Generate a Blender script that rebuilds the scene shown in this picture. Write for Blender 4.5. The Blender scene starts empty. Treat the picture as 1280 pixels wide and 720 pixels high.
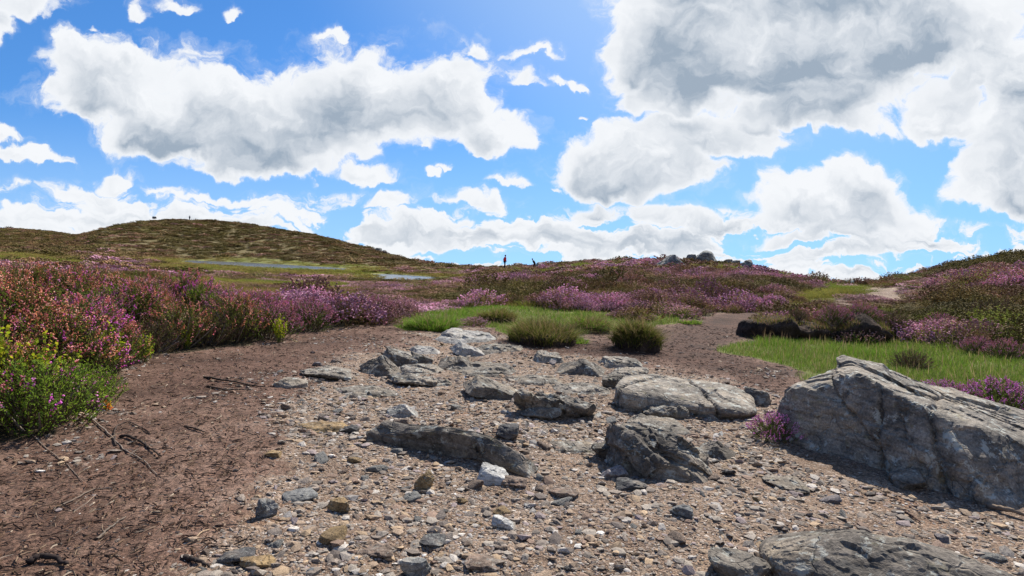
import bpy, bmesh, math, random
import numpy as np
from mathutils import Vector, Matrix

rng = np.random.default_rng(7)
random.seed(7)
scene = bpy.context.scene
COL = scene.collection
R_ = math.radians

# ------------------------------------------------------------------ camera model
F_PX = 700.0
CAM = np.array([0.0, 0.0, 1.0])
PITCH = math.atan(24 / F_PX)
ROLL = R_(2.5)
FWD = np.array([0, math.cos(PITCH), -math.sin(PITCH)])
ZC = np.array([0, math.sin(PITCH), math.cos(PITCH)])
XR = np.array([1.0, 0, 0])
RIGHT = XR * math.cos(ROLL) + ZC * math.sin(ROLL)
UP = -XR * math.sin(ROLL) + ZC * math.cos(ROLL)


def ray(px, py):
    return FWD + (px - 640) / F_PX * RIGHT + (360 - py) / F_PX * UP


def horizon(px):
    return 336 + (px - 640) * math.tan(ROLL)


# ------------------------------------------------------------------ noise
def _hash(ix, iy, iz, seed):
    h = (ix.astype(np.int64) * 374761393 + iy.astype(np.int64) * 668265263 + iz.astype(np.int64) * 2147483647 + seed * 974634777) & 0xFFFFFFFF
    h = ((h ^ (h >> 13)) * 1274126177) & 0xFFFFFFFF
    h = ((h ^ (h >> 16)) * 2246822519) & 0xFFFFFFFF
    return ((h ^ (h >> 15)) & 0xFFFFFF) / float(0xFFFFFF)


def vnoise(p, seed=0):
    p = np.asarray(p, dtype=np.float64)
    i = np.floor(p)
    f = p - i
    f = f * f * f * (f * (f * 6 - 15) + 10)
    i = i.astype(np.int64)
    x, y, z = i[:, 0], i[:, 1], i[:, 2]
    r = 0
    for dx in (0, 1):
        wx = f[:, 0] if dx else 1 - f[:, 0]
        for dy in (0, 1):
            wy = f[:, 1] if dy else 1 - f[:, 1]
            for dz in (0, 1):
                wz = f[:, 2] if dz else 1 - f[:, 2]
                r = r + wx * wy * wz * _hash(x + dx, y + dy, z + dz, seed)
    return r * 2 - 1


def fbm(p, octv=4, seed=0, gain=0.5):
    p = np.asarray(p, dtype=np.float64)
    a, s, t = 1.0, 0.0, 0.0
    for k in range(octv):
        s = s + a * vnoise(p * (2.03 ** k) + 17.3 * k, seed + k)
        t += a
        a *= gain
    return s / t


def ridged(p, octv=4, seed=0):
    p = np.asarray(p, dtype=np.float64)
    a, s, t = 1.0, 0.0, 0.0
    for k in range(octv):
        s = s + a * (1 - 2 * np.abs(vnoise(p * (2.1 ** k) + 9.1 * k, seed + k)))
        t += a
        a *= 0.5
    return s / t


def fbm2(x, y, scale, octv=4, seed=0, gain=0.5):
    x = np.asarray(x, dtype=np.float64).ravel()
    y = np.asarray(y, dtype=np.float64).ravel()
    return fbm(np.stack([x * scale, y * scale, np.full_like(x, 0.37)], 1), octv, seed, gain)


def sstep(a, b, x):
    t = np.clip((x - a) / (b - a), 0, 1)
    return t * t * (3 - 2 * t)


# ------------------------------------------------------------------ terrain height
# per image column: (forward distance, picture row) of the ground surface, or (distance, None, height)
COLS = [
    (-500, [(1, None, 0), (4, None, .1), (8, None, .3), (20, None, .3), (80, None, .3), (200, None, 2), (330, None, 10), (600, None, -5), (1200, None, -60)]),
    (0, [(1, None, 0), (6, None, 0), (20, None, 0), (60, None, .1), (110, None, .6), (200, None, 3.2), (330, 284, 0), (600, None, -6), (1200, None, -60)]),
    (45, [(1, None, 0), (6, None, 0), (20, None, 0), (60, None, .1), (110, None, .3), (200, None, 1.2), (330, 283.5, 0), (600, None, -6), (1200, None, -60)]),
    (85, [(1, None, 0), (6, None, 0), (20, None, 0), (60, None, .05), (110, None, .3), (160, None, 1), (215, 301, 0), (330, 291, 0), (600, None, -6), (1200, None, -60)]),
    (130, [(1, None, 0), (6, None, 0), (20, None, 0), (60, None, .0), (110, None, .2), (150, None, 3), (220, 281, 0), (330, None, 6), (600, None, -6), (1200, None, -60)]),
    (185, [(1, None, 0), (6, None, 0), (20, None, 0), (60, None, 0), (142, None, .0), (170, 301, 0), (235, 271, 0), (330, None, 8), (600, None, -6), (1200, None, -60)]),
    (240, [(1, None, 0), (6, None, 0), (20, None, 0), (60, None, 0), (145, None, .0), (172, 302, 0), (240, 269.5, 0), (330, None, 9), (600, None, -8), (1200, None, -60)]),
    (310, [(1, None, 0), (7, None, 0), (20, None, 0), (60, None, 0), (140, None, .0), (168, 306, 0), (235, 274.5, 0), (330, None, 8), (600, None, -8), (1200, None, -60)]),
    (400, [(1, None, 0), (8, None, 0), (20, None, 0), (60, None, 0), (128, None, .0), (155, 314, 0), (220, 292, 0), (330, None, 5), (600, None, -10), (1200, None, -60)]),
    (460, [(1, None, 0), (8, None, 0), (20, None, 0), (60, None, 0), (100, None, .1), (130, 325, 0), (200, 307.5, 0), (300, None, 2), (600, None, -12), (1200, None, -60)]),
    (520, [(1, None, 0), (8, None, 0), (20, None, 0), (60, None, 0), (90, None, .25), (110, 333, 0), (170, 325, 0), (260, None, 0), (600, None, -14), (1200, None, -60)]),
    (570, [(1, None, 0), (8, None, 0), (20, None, .0), (50, None, .15), (80, None, .5), (120, 331.5, 0), (170, None, 1.2), (260, None, -2), (600, None, -14), (1200, None, -60)]),
    (630, [(1, None, 0), (4, None, 0), (10, None, 0), (18, None, .05), (40, None, .25), (85, 333, 0), (130, None, .9), (200, None, -3), (600, None, -14), (1200, None, -60)]),
    (685, [(1, None, 0), (4, None, 0), (10, None, 0), (18, None, .15), (40, 349, 0), (65, 337, 0), (105, 328.5, 0), (150, None, 1), (260, None, -4), (600, None, -14), (1200, None, -60)]),
    (750, [(1, None, 0), (4, None, 0), (10, None, 0), (12, 395, 0), (20, 371, 0), (40, 346, 0), (68, 322.5, 0), (100, None, 2.4), (200, None, -4), (600, None, -14), (1200, None, -60)]),
    (880, [(1, None, 0), (4, None, 0), (10, None, 0), (15, 386, 0), (35, 351, 0), (60, 322.5, 0), (85, None, 2.2), (200, None, -6), (600, None, -20), (1200, None, -60)]),
    (940, [(1, None, 0), (4, None, 0), (10, None, 0), (15, 387, 0), (30, 359, 0), (56, 329, 0), (80, None, 1.2), (200, None, -8), (600, None, -25), (1200, None, -60)]),
    (1000, [(1, None, 0), (4, None, 0), (9, None, 0), (16, 383, 0), (30, 361, 0), (48, 342, 0), (70, None, .4), (200, None, -10), (600, None, -30), (1200, None, -60)]),
    (1060, [(1, None, 0), (4, None, 0), (9, None, 0), (16, 382, 0), (28, 362, 0), (40, 354, 0), (60, None, 0), (200, None, -12), (600, None, -35), (1200, None, -60)]),
    (1100, [(1, None, 0), (4, None, 0), (9, None, 0), (16, 384, 0), (22, 374, 0), (36, 356, 0), (55, None, .2), (200, None, -12), (600, None, -35), (1200, None, -60)]),
    (1160, [(1, None, 0), (4, None, 0), (9, None, 0.05), (13, 398, 0), (20, 366, 0), (31, 337, 0), (45, None, 1.6), (200, None, -10), (600, None, -35), (1200, None, -60)]),
    (1280, [(1, None, 0), (4, None, 0), (8, None, .1), (12, 398, 0), (20, 345, 0), (30, 316, 0), (45, None, 3), (200, None, -5), (600, None, -30), (1200, None, -60)]),
    (1500, [(1, None, 0), (4, None, 0.05), (8, None, .3), (12, None, 1), (20, None, 2.4), (32, None, 4.4), (50, None, 4), (200, None, 0), (600, None, -30), (1200, None, -60)]),
]
AZ_N = np.radians(np.linspace(-72, 72, 433))
LR_N = np.linspace(math.log(.6), math.log(1300), 340)


def _build_grid():
    azs, prof = [], []
    for px, pts in COLS:
        az = math.atan((px - 640) / F_PX)
        rr, zz = [], []
        for p in pts:
            f = p[0]
            z = p[2] if p[1] is None else 1 + f * (horizon(px) - p[1]) / F_PX
            rr.append(math.log(f / math.cos(az)))
            zz.append(z)
        azs.append(az)
        prof.append(np.interp(LR_N, rr, zz))
    prof = np.array(prof)
    g = np.empty((len(AZ_N), len(LR_N)))
    for j in range(len(LR_N)):
        g[:, j] = np.interp(AZ_N, azs, prof[:, j])

    def blur(a, axis, sig):
        n = int(sig * 3)
        k = np.exp(-.5 * (np.arange(-n, n + 1) / sig) ** 2)
        k /= k.sum()
        pad = [(0, 0), (0, 0)]
        pad[axis] = (n, n)
        b = np.pad(a, pad, mode='edge')
        return np.apply_along_axis(lambda v: np.convolve(v, k, 'valid'), axis, b)
    return blur(blur(g, 0, 4.0), 1, 2.2)


GRID = _build_grid()


def H0(x, y):
    x = np.asarray(x, dtype=np.float64)
    y = np.asarray(y, dtype=np.float64)
    az = np.arctan2(x, y)
    r = np.hypot(x, y)
    a = np.clip((az - AZ_N[0]) / (AZ_N[1] - AZ_N[0]), 0, len(AZ_N) - 1.001)
    l = np.clip((np.log(np.maximum(r, .3)) - LR_N[0]) / (LR_N[1] - LR_N[0]), 0, len(LR_N) - 1.001)
    ia, il = a.astype(int), l.astype(int)
    fa, fl = a - ia, l - il
    return (GRID[ia, il] * (1 - fa) * (1 - fl) + GRID[ia + 1, il] * fa * (1 - fl) + GRID[ia, il + 1] * (1 - fa) * fl + GRID[ia + 1, il + 1] * fa * fl)


def march(px, py, fn):
    d = ray(px, py)
    ts = np.exp(np.linspace(math.log(.8), math.log(600), 3000))
    P = CAM[None, :] + ts[:, None] * d[None, :]
    below = P[:, 2] < fn(P[:, 0], P[:, 1])
    k = int(np.argmax(below)) if below.any() else len(ts) - 1
    return P[k]


def plane_pt(px, py, z=0.0):
    d = ray(px, py)
    t = (z - CAM[2]) / d[2]
    return CAM + t * d


def pxpoly(pts):
    out = []
    for p in pts:
        if len(p) == 3:
            out.append((p[0], p[1]))
        else:
            q = march(p[0], p[1], H0)
            out.append((q[0], q[1]))
    return np.array(out)


def sdf(x, y, poly):
    """signed distance to a polygon, positive inside"""
    x = np.asarray(x, dtype=np.float64)
    y = np.asarray(y, dtype=np.float64)
    dmin = np.full(x.shape, 1e18)
    inside = np.zeros(x.shape, dtype=bool)
    n = len(poly)
    for i in range(n):
        x0, y0 = poly[i]
        x1, y1 = poly[(i + 1) % n]
        ex, ey = x1 - x0, y1 - y0
        t = np.clip(((x - x0) * ex + (y - y0) * ey) / (ex * ex + ey * ey + 1e-12), 0, 1)
        dmin = np.minimum(dmin, (x - x0 - t * ex) ** 2 + (y - y0 - t * ey) ** 2)
        c = ((y0 > y) != (y1 > y)) & (x < ex * (y - y0) / (ey if abs(ey) > 1e-12 else 1e-12) + x0)
        inside ^= c
    d = np.sqrt(dmin)
    return np.where(inside, d, -d)


W3 = lambda x, y: (x, y, 0)
BARE = pxpoly([W3(-2.2, -4), W3(-2.4, 0), (-60, 575), (0, 556), (60, 545), (100, 512), (150, 468), (190, 446), (300, 432), (400, 412), (480, 402), (505, 414), (560, 412), (610, 407),
               (640, 428), (720, 430), (738, 417), (800, 412), (838, 407), (850, 400), (880, 396), (900, 390), (955, 386), (975, 396), (950, 424), (890, 433), (930, 447), (985, 462), (1010, 482), (1100, 510), (1280, 540), W3(4.6, 2.5), W3(5, -4)])
PATH = pxpoly([W3(-.9, -4), W3(-.9, 1.0), (215, 720), (290, 610), (330, 530), (390, 462), (470, 434), (535, 412), (610, 408), (650, 440), (740, 447), (800, 455), (930, 480), (985, 510), (1100, 540), (1280, 590), W3(4.4, 2.2), W3(4.5, -4)])
WETPEAT = pxpoly([(640, 436), (660, 428), (730, 428), (770, 420), (840, 408), (900, 390), (955, 386), (975, 396), (950, 424), (890, 433), (930, 447), (985, 462), (1005, 480), (960, 488), (900, 468), (840, 452), (760, 446), (700, 444)])
LITTERPEAT = pxpoly([(150, 480), (190, 450), (300, 434), (400, 414), (500, 408), (480, 428), (420, 440), (380, 462), (330, 500), (250, 520)])
FARPATH = pxpoly([(1068, 356), (1096, 356), (1112, 361), (1138, 373), (1126, 380), (1088, 378), (1078, 366)])
FARPATH2 = pxpoly([(985, 380), (1060, 376), (1110, 376), (1110, 384), (1030, 388), (975, 391)])
MEADOW = pxpoly([(880, 434), (930, 428), (1000, 424), (1110, 428), (1280, 440), (1420, 450), W3(5.6, 4.2), W3(4.6, 3.2), (1280, 530), (1100, 505), (1010, 482), (985, 462), (930, 447)])
STRIP = pxpoly([(486, 420), (490, 392), (560, 386), (640, 384), (700, 388), (830, 394), (858, 400), (838, 407), (800, 412), (738, 417), (720, 430), (640, 428), (610, 407), (560, 411), (505, 414)])
BANK = pxpoly([W3(-7, -2), W3(-2.8, 0), (-60, 570), (0, 552), (60, 540), (100, 507), (150, 464), (190, 442), (300, 430), (400, 410), (490, 400), (500, 385), (490, 376), (420, 372), (300, 362), W3(-6.5, 8.5), W3(-9, 6)])
GAPGREEN = pxpoly([(985, 372), (1030, 352), (1075, 357), (1090, 374), (1060, 379), (1000, 392), (960, 395)])
ZW = -0.28
POND1 = np.array([plane_pt(px, py, ZW)[:2] for px, py in [(228, 325.2), (260, 326.2), (300, 327.6), (345, 330.2), (395, 333.2), (432, 335.6), (428, 338.0), (380, 337.4), (335, 335.4), (290, 332.8), (255, 330.4), (236, 328.2)]])
POND2 = np.array([plane_pt(px, py, ZW)[:2] for px, py in [(466, 342.6), (485, 342.6), (520, 344.8), (560, 347.4), (592, 349.8), (585, 351.8), (545, 350.6), (505, 349.2), (478, 347.6)]])


def zones(x, y):
    x = np.asarray(x, dtype=np.float64).ravel()
    y = np.asarray(y, dtype=np.float64).ravel()
    r = np.hypot(x, y)
    w = np.clip(r * .035, .05, 1.0)
    n1 = fbm2(x, y, 1.6, 3, 11) * w
    n2 = fbm2(x, y, 1.6, 3, 23) * w
    xn, yn = x + n1, y + n2
    bare = sstep(-.12, .12, sdf(xn, yn, BARE))
    fp = np.maximum(sstep(-.3, .3, sdf(x, y, FARPATH)), .42 * sstep(-.4, .4, sdf(xn, yn, FARPATH2)))
    path = sstep(-.25, .45, sdf(x + 2.5 * n1, y + 2.5 * n2, PATH)) * bare
    path = np.maximum(path, fp)
    bare = np.maximum(bare, fp)
    veg = 1 - bare
    grass = np.maximum(sstep(-.15, .25, sdf(xn, yn, MEADOW)), sstep(-.15, .2, sdf(xn, yn, STRIP)) * sstep(-.30, .0, fbm2(x, y, 1.1, 3, 311) + .26))
    grass = np.maximum(grass, .85 * sstep(-.5, .8, sdf(xn, yn, GAPGREEN)))
    # the green flats on the left, and green runs through the heather further off
    az = np.degrees(np.arctan2(x, y))
    flats = sstep(-12, -18, az) * sstep(12, 20, r) * sstep(125, 100, r)
    gn = fbm2(x, y, .09, 3, 41)
    gn2 = fbm2(x * .5, y, .22, 3, 43)
    grass = np.maximum(grass, flats * sstep(-.25, .30, gn + .10 + .5 * gn2) * .9)
    grass = np.maximum(grass, sstep(16, 30, r) * sstep(.08, .42, gn2) * np.where(r > 125, .45, .8) * np.where((az > 33) & (r > 12), .25, 1.0))
    grass = np.maximum(grass, sstep(3.2, .6, np.abs(np.minimum(-sdf(x, y, POND1) * .35, -sdf(x, y, POND2)) - 1)) * .8)
    grass = np.where((az > 34.5) & (r > 13.5), grass * .3, grass)
    bank = sstep(-.1, .2, sdf(xn, yn, BANK))
    grass = grass * (1 - bank)
    return bare, path, np.clip(grass * veg, 0, 1), np.clip(veg * (1 - grass), 0, 1), bank


def H(x, y, fine=True):
    shp = np.shape(x)
    x = np.asarray(x, dtype=np.float64).ravel()
    y = np.asarray(y, dtype=np.float64).ravel()
    z = H0(x, y)
    r = np.hypot(x, y)
    # heather bank on the left rises from the path
    sb = sdf(x, y, BANK)
    z = z + (.30 - .10 * sstep(4.6, 3.4, r)) * sstep(0, 1.3, sb) * sstep(12, 5, r) + .14 * sstep(0, 1.2, sb) * sstep(14, 7, r)
    vegfar = sstep(9, 16, r)
    az = np.degrees(np.arctan2(x, y))
    flat = sstep(-5, -12, az) * sstep(11, 20, r) * sstep(150, 100, r)
    z = z - flat * (.22 + .18 * sstep(20, 35, r) * sstep(75, 45, r)) - .34 * sstep(28, 60, r) * (1 - flat)
    z = z + (1 - .8 * flat) * vegfar * (fbm2(x, y, .45, 3, 51) * .16 + fbm2(x, y, .09, 3, 57) * np.clip(r / 60, .2, 2.2) * .32)
    # the path: worn hollows and lumps
    sp = sdf(x, y, PATH)
    near = sstep(11, 8, r)
    z = z + near * fbm2(x, y, .9, 3, 61) * .035
    z = z - near * .05 * sstep(-.1, .8, sp)
    if fine:
        k = near * (.35 + .65 * sstep(-.3, .3, sp))
        z = z + k * (ridged(np.stack([x * 3.2, y * 3.2, x * 0 + .2], 1), 4, 71) * .012 + fbm2(x, y, 14, 3, 77) * .009)
        z = z + near * fbm2(x, y, 30, 2, 79) * .004
    # ponds
    for P, s in ((POND1, 3.5), (POND2, 2.0)):
        d = sdf(x + 0, y + 0, P) + fbm2(x, y, .25, 2, 91) * s * .12
        z = np.where(d > -s, z * sstep(0, -s, d) + (1 - sstep(0, -s, d)) * (ZW + .06), z)
        z = np.where(d > -.6, z - .5 * sstep(-.6, 1.0, d), z)
    return z.reshape(shp)


def hit(px, py):
    p = march(px, py, lambda x, y: H(x, y, False))
    p[2] = float(H(np.array([p[0]]), np.array([p[1]]))[0])
    return p


def ground(x, y):
    return float(H(np.array([x]), np.array([y]))[0])


# ------------------------------------------------------------------ mesh helpers
def mesh_np(name, V, faces, mats=(), fmat=None, attrs=None, smooth=False):
    """V (n,3); faces: list of (m,k) int arrays"""
    me = bpy.data.meshes.new(name)
    V = np.asarray(V, dtype=np.float32)
    faces = [np.asarray(f, dtype=np.int32) for f in faces if len(f)]
    me.vertices.add(len(V))
    me.vertices.foreach_set('co', V.ravel())
    nl = sum(f.size for f in faces)
    npoly = sum(len(f) for f in faces)
    me.loops.add(nl)
    me.loops.foreach_set('vertex_index', np.concatenate([f.ravel() for f in faces]))
    me.polygons.add(npoly)
    tot = np.concatenate([np.full(len(f), f.shape[1], dtype=np.int32) for f in faces])
    st = np.concatenate([[0], np.cumsum(tot)[:-1]]).astype(np.int32)
    me.polygons.foreach_set('loop_start', st)
    me.polygons.foreach_set('loop_total', tot)
    for m in mats:
        me.materials.append(m)
    if fmat is not None:
        me.polygons.foreach_set('material_index', np.asarray(fmat, dtype=np.int32))
    me.update(calc_edges=True)
    me.polygons.foreach_set('use_smooth', np.full(npoly, smooth))
    for an, (typ, data) in (attrs or {}).items():
        at = me.attributes.new(an, typ, 'POINT')
        d = np.asarray(data, dtype=np.int32 if typ == 'INT' else np.float32).ravel()
        at.data.foreach_set('color' if typ == 'FLOAT_COLOR' else 'vector' if typ == 'FLOAT_VECTOR' else 'value', d)
    me.validate()
    return me


class Acc:
    """collects geometry into one mesh"""
    def __init__(s):
        s.V, s.T, s.Q, s.C, s.n = [], [], [], [], 0

    def add(s, V, tris=None, quads=None, col=None):
        V = np.asarray(V, dtype=np.float64).reshape(-1, 3)
        if tris is not None and len(tris):
            s.T.append(np.asarray(tris) + s.n)
        if quads is not None and len(quads):
            s.Q.append(np.asarray(quads) + s.n)
        s.V.append(V)
        c = np.ones((len(V), 4))
        if col is not None:
            c[:, :3] = col
        s.C.append(c)
        s.n += len(V)

    def mesh(s, name, mats, smooth=False):
        f = []
        if s.T:
            f.append(np.concatenate(s.T))
        if s.Q:
            f.append(np.concatenate(s.Q))
        return mesh_np(name, np.concatenate(s.V), f, mats, attrs={'col': ('FLOAT_COLOR', np.concatenate(s.C))}, smooth=smooth)


def link(name, me, parent=None, loc=None):
    o = bpy.data.objects.new(name, me)
    COL.objects.link(o)
    if parent is not None:
        o.parent = parent
    if loc is not None:
        o.location = loc
    return o


def tag(o, label=None, cat=None, group=None, kind=None):
    if label:
        o['label'] = label
    if cat:
        o['category'] = cat
    if group:
        o['group'] = group
    if kind:
        o['kind'] = kind
    return o


def empty(name, loc, label, cat, group=None, rz=0.0, sc=1.0):
    o = bpy.data.objects.new(name, None)
    COL.objects.link(o)
    o.empty_display_size = .1
    o.location = loc
    o.rotation_euler = (0, 0, rz)
    o.scale = (sc, sc, sc)
    return tag(o, label, cat, group)


def tube_geo(pts, rad, sides=5):
    pts = np.asarray(pts, dtype=float)
    n = len(pts)
    rad = np.broadcast_to(np.asarray(rad, dtype=float), (n,))
    t = np.gradient(pts, axis=0)
    t /= np.linalg.norm(t, axis=1)[:, None] + 1e-9
    ref = np.array([.31, .17, .93]) if abs(t[0, 2]) < .9 else np.array([1., .2, 0])
    a = np.cross(t, ref)
    a /= np.linalg.norm(a, axis=1)[:, None] + 1e-9
    b = np.cross(t, a)
    ang = np.arange(sides) / sides * 2 * math.pi
    V = pts[:, None, :] + rad[:, None, None] * (np.cos(ang)[None, :, None] * a[:, None, :] + np.sin(ang)[None, :, None] * b[:, None, :])
    V = V.reshape(-1, 3)
    q = []
    for i in range(n - 1):
        for k in range(sides):
            k2 = (k + 1) % sides
            q.append((i * sides + k, i * sides + k2, (i + 1) * sides + k2, (i + 1) * sides + k))
    tr = []
    for k in range(1, sides - 1):
        tr.append((0, k + 1, k))
        e = (n - 1) * sides
        tr.append((e, e + k, e + k + 1))
    return V, tr, q


# ------------------------------------------------------------------ materials
class NT:
    def __init__(s, tree):
        s.t = tree
        s.n = tree.nodes
        s.l = tree.links

    def node(s, typ, props=None, **inp):
        nd = s.n.new(typ)
        for k, v in (props or {}).items():
            setattr(nd, k, v)
        for k, v in inp.items():
            s.set(nd.inputs[int(k[1:]) if k[0] == '_' and k[1:].isdigit() else k.replace('_', ' ')], v)
        return nd

    def set(s, sock, v):
        if isinstance(v, bpy.types.NodeSocket):
            s.l.new(v, sock)
        elif isinstance(v, bpy.types.Node):
            s.l.new(v.outputs[0], sock)
        else:
            if sock.type == 'RGBA' and len(v) == 3:
                v = (*v, 1)
            sock.default_value = v

    def math(s, op, a, b=None, c=None, clamp=False):
        nd = s.n.new('ShaderNodeMath')
        nd.operation = op
        nd.use_clamp = clamp
        s.set(nd.inputs[0], a)
        if b is not None:
            s.set(nd.inputs[1], b)
        if c is not None:
            s.set(nd.inputs[2], c)
        return nd.outputs[0]

    def vmath(s, op, a, b=None, scale=None):
        nd = s.n.new('ShaderNodeVectorMath')
        nd.operation = op
        s.set(nd.inputs[0], a)
        if b is not None:
            s.set(nd.inputs[1], b)
        if scale is not None:
            s.set(nd.inputs['Scale'], scale)
        return nd.outputs['Value'] if op in ('LENGTH', 'DOT_PRODUCT') else nd.outputs[0]

    def noise(s, vec, scale, detail=4, rough=.55, out='Fac', dist=0.0, dims='3D'):
        nd = s.n.new('ShaderNodeTexNoise')
        nd.noise_dimensions = dims
        if vec is not None:
            s.l.new(vec, nd.inputs['Vector'])
        nd.inputs['Scale'].default_value = scale
        nd.inputs['Detail'].default_value = detail
        nd.inputs['Roughness'].default_value = rough
        nd.inputs['Distortion'].default_value = dist
        return nd.outputs[0] if out == 'Fac' else nd.outputs[1]

    def mix(s, fac, a, b):
        nd = s.n.new('ShaderNodeMix')
        nd.data_type = 'RGBA'
        s.set(nd.inputs[0], fac)
        s.set(nd.inputs[6], a)
        s.set(nd.inputs[7], b)
        return nd.outputs[2]

    def mulc(s, a, b, fac=1.0):
        nd = s.n.new('ShaderNodeMix')
        nd.data_type = 'RGBA'
        nd.blend_type = 'MULTIPLY'
        s.set(nd.inputs[0], fac)
        s.set(nd.inputs[6], a)
        s.set(nd.inputs[7], b)
        return nd.outputs[2]

    def step(s, v, a, b, lo=0.0, hi=1.0):
        nd = s.n.new('ShaderNodeMapRange')
        nd.interpolation_type = 'SMOOTHSTEP'
        s.set(nd.inputs[0], v)
        for i, q in enumerate((a, b, lo, hi)):
            nd.inputs[i + 1].default_value = q
        return nd.outputs[0]

    def ramp(s, fac, stops):
        nd = s.n.new('ShaderNodeValToRGB')
        cr = nd.color_ramp
        while len(cr.elements) < len(stops):
            cr.elements.new(.5)
        for e, (p, c) in zip(cr.elements, stops):
            e.position = p
            e.color = (*c, 1)
        s.set(nd.inputs[0], fac)
        return nd.outputs[0]

    def grey(s, v):
        nd = s.n.new('ShaderNodeCombineColor')
        for i in range(3):
            s.set(nd.inputs[i], v)
        return nd.outputs[0]


def new_mat(name):
    m = bpy.data.materials.new(name)
    m.use_nodes = True
    m.node_tree.nodes.clear()
    return m, NT(m.node_tree)


def finish(nt, color, rough=.85, bump=None, bump_d=.02, bump_s=1.0, spec=.3, transl=0.0, transl_col=None, normal=None):
    p = nt.node('ShaderNodeBsdfPrincipled')
    nt.set(p.inputs['Base Color'], color)
    nt.set(p.inputs['Roughness'], rough)
    nt.set(p.inputs['Specular IOR Level'], spec)
    if bump is not None:
        b = nt.node('ShaderNodeBump')
        b.inputs['Strength'].default_value = bump_s
        b.inputs['Distance'].default_value = bump_d
        nt.set(b.inputs['Height'], bump)
        nt.l.new(b.outputs[0], p.inputs['Normal'])
    out = nt.node('ShaderNodeOutputMaterial')
    sh = p.outputs[0]
    if transl > 0:
        t = nt.node('ShaderNodeBsdfTranslucent')
        nt.set(t.inputs[0], transl_col if transl_col is not None else color)
        mx = nt.node('ShaderNodeMixShader')
        mx.inputs[0].default_value = transl
        nt.l.new(sh, mx.inputs[1])
        nt.l.new(t.outputs[0], mx.inputs[2])
        sh = mx.outputs[0]
    nt.l.new(sh, out.inputs[0])


def rock_mat(name, c_lo, c_hi, lichen=.5, scale=1.0, warm=(.30, .23, .15), warm_amt=.4, bump_d=.012):
    m, nt = new_mat(name)
    tc = nt.node('ShaderNodeTexCoord').outputs['Object']
    rnd = nt.node('ShaderNodeObjectInfo').outputs['Random']
    v = nt.vmath('ADD', tc, nt.vmath('SCALE', nt.node('ShaderNodeCombineXYZ', None, X=rnd, Y=rnd, Z=rnd).outputs[0], scale=37.0))
    big = nt.noise(v, 3.0 * scale, 5, .6)
    med = nt.noise(v, 14 * scale, 6, .65)
    fine = nt.noise(v, 90 * scale, 4, .7)
    stretch = nt.node('ShaderNodeMapping', None, Vector=v, Rotation=(.5, .25, .3), Scale=(2.0, 3.0, 16.0)).outputs[0]
    strata = nt.noise(stretch, 2.2 * scale, 5, .6)
    c = nt.mix(nt.step(nt.math('ADD', nt.math('MULTIPLY', big, .5), nt.math('MULTIPLY', med, .5)), .38, .62), c_lo, c_hi)
    c = nt.mix(nt.math('MULTIPLY', nt.step(big, .5, .68), warm_amt), c, warm)
    c = nt.mulc(c, nt.grey(nt.step(strata, .35, .6, .72, 1.1)))
    c = nt.mulc(c, nt.grey(nt.step(fine, .3, .7, .62, 1.3)))
    lich = nt.noise(v, 13 * scale, 8, .74)
    c = nt.mix(nt.math('MULTIPLY', nt.step(lich, .56, .585), lichen), c, (.40, .41, .37))
    lich2 = nt.noise(nt.vmath('ADD', v, (5.1, 2.2, 7.7)), 11 * scale, 7, .7)
    c = nt.mix(nt.math('MULTIPLY', nt.step(lich2, .60, .65), lichen * .5), c, (.19, .17, .075))
    dk = nt.noise(nt.vmath('ADD', v, (1.1, 8.2, 3.7)), 9 * scale, 7, .7)
    c = nt.mix(nt.math('MULTIPLY', nt.step(dk, .57, .63), .6), c, (.05, .05, .05))
    vor = nt.node('ShaderNodeTexVoronoi', {'feature': 'DISTANCE_TO_EDGE'}, Vector=nt.vmath('ADD', v, nt.vmath('SCALE', nt.noise(v, 5 * scale, 3, .6, 'Color'), scale=.25)), Scale=3.2 * scale).outputs[0]
    crack = nt.step(vor, 0, .025, -0.5, 0)
    h = nt.math('ADD', nt.math('ADD', nt.math('MULTIPLY', med, 1.0), nt.math('MULTIPLY', fine, .35)), nt.math('ADD', nt.math('MULTIPLY', strata, .8), crack))
    finish(nt, c, .88, h, bump_d, 1.0, .25)
    return m


M = {}
M['rock_grey'] = rock_mat('grey_rock', (0.118, 0.103, 0.086), (0.287, 0.249, 0.206), .75)
M['rock_far'] = rock_mat('far_grey_rock', (0.101, 0.107, 0.112), (0.243, 0.243, 0.223), .4, .25, bump_d=.04)
M['rock_pale'] = rock_mat('pale_rock', (0.202, 0.191, 0.176), (0.374, 0.353, 0.328), .7)
M['rock_dark'] = rock_mat('dark_rock', (0.069, 0.059, 0.049), (0.189, 0.162, 0.135), .5)
M['rock_brown'] = rock_mat('brown_rock', (0.095, 0.082, 0.068), (0.224, 0.194, 0.160), .5, 1, (0.231, 0.170, 0.109), .6)
M['st_grey'] = rock_mat('grey_stone', (0.104, 0.104, 0.104), (0.232, 0.224, 0.208), .4, 3.0, bump_d=.004)
M['st_dark'] = rock_mat('dark_stone', (0.038, 0.038, 0.041), (0.111, 0.102, 0.098), .25, 3.0, bump_d=.004)
M['st_ochre'] = rock_mat('ochre_stone', (0.150, 0.098, 0.049), (0.315, 0.217, 0.112), .3, 3.0, (0.300, 0.195, 0.075), .5, bump_d=.004)
M['st_white'] = rock_mat('white_stone', (0.357, 0.340, 0.315), (0.561, 0.544, 0.510), .2, 3.0, (0.425, 0.357, 0.272), .3, bump_d=.004)
M['st_brown'] = rock_mat('brown_stone', (0.102, 0.072, 0.055), (0.230, 0.170, 0.132), .3, 3.0, (0.255, 0.153, 0.102), .5, bump_d=.004)
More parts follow.
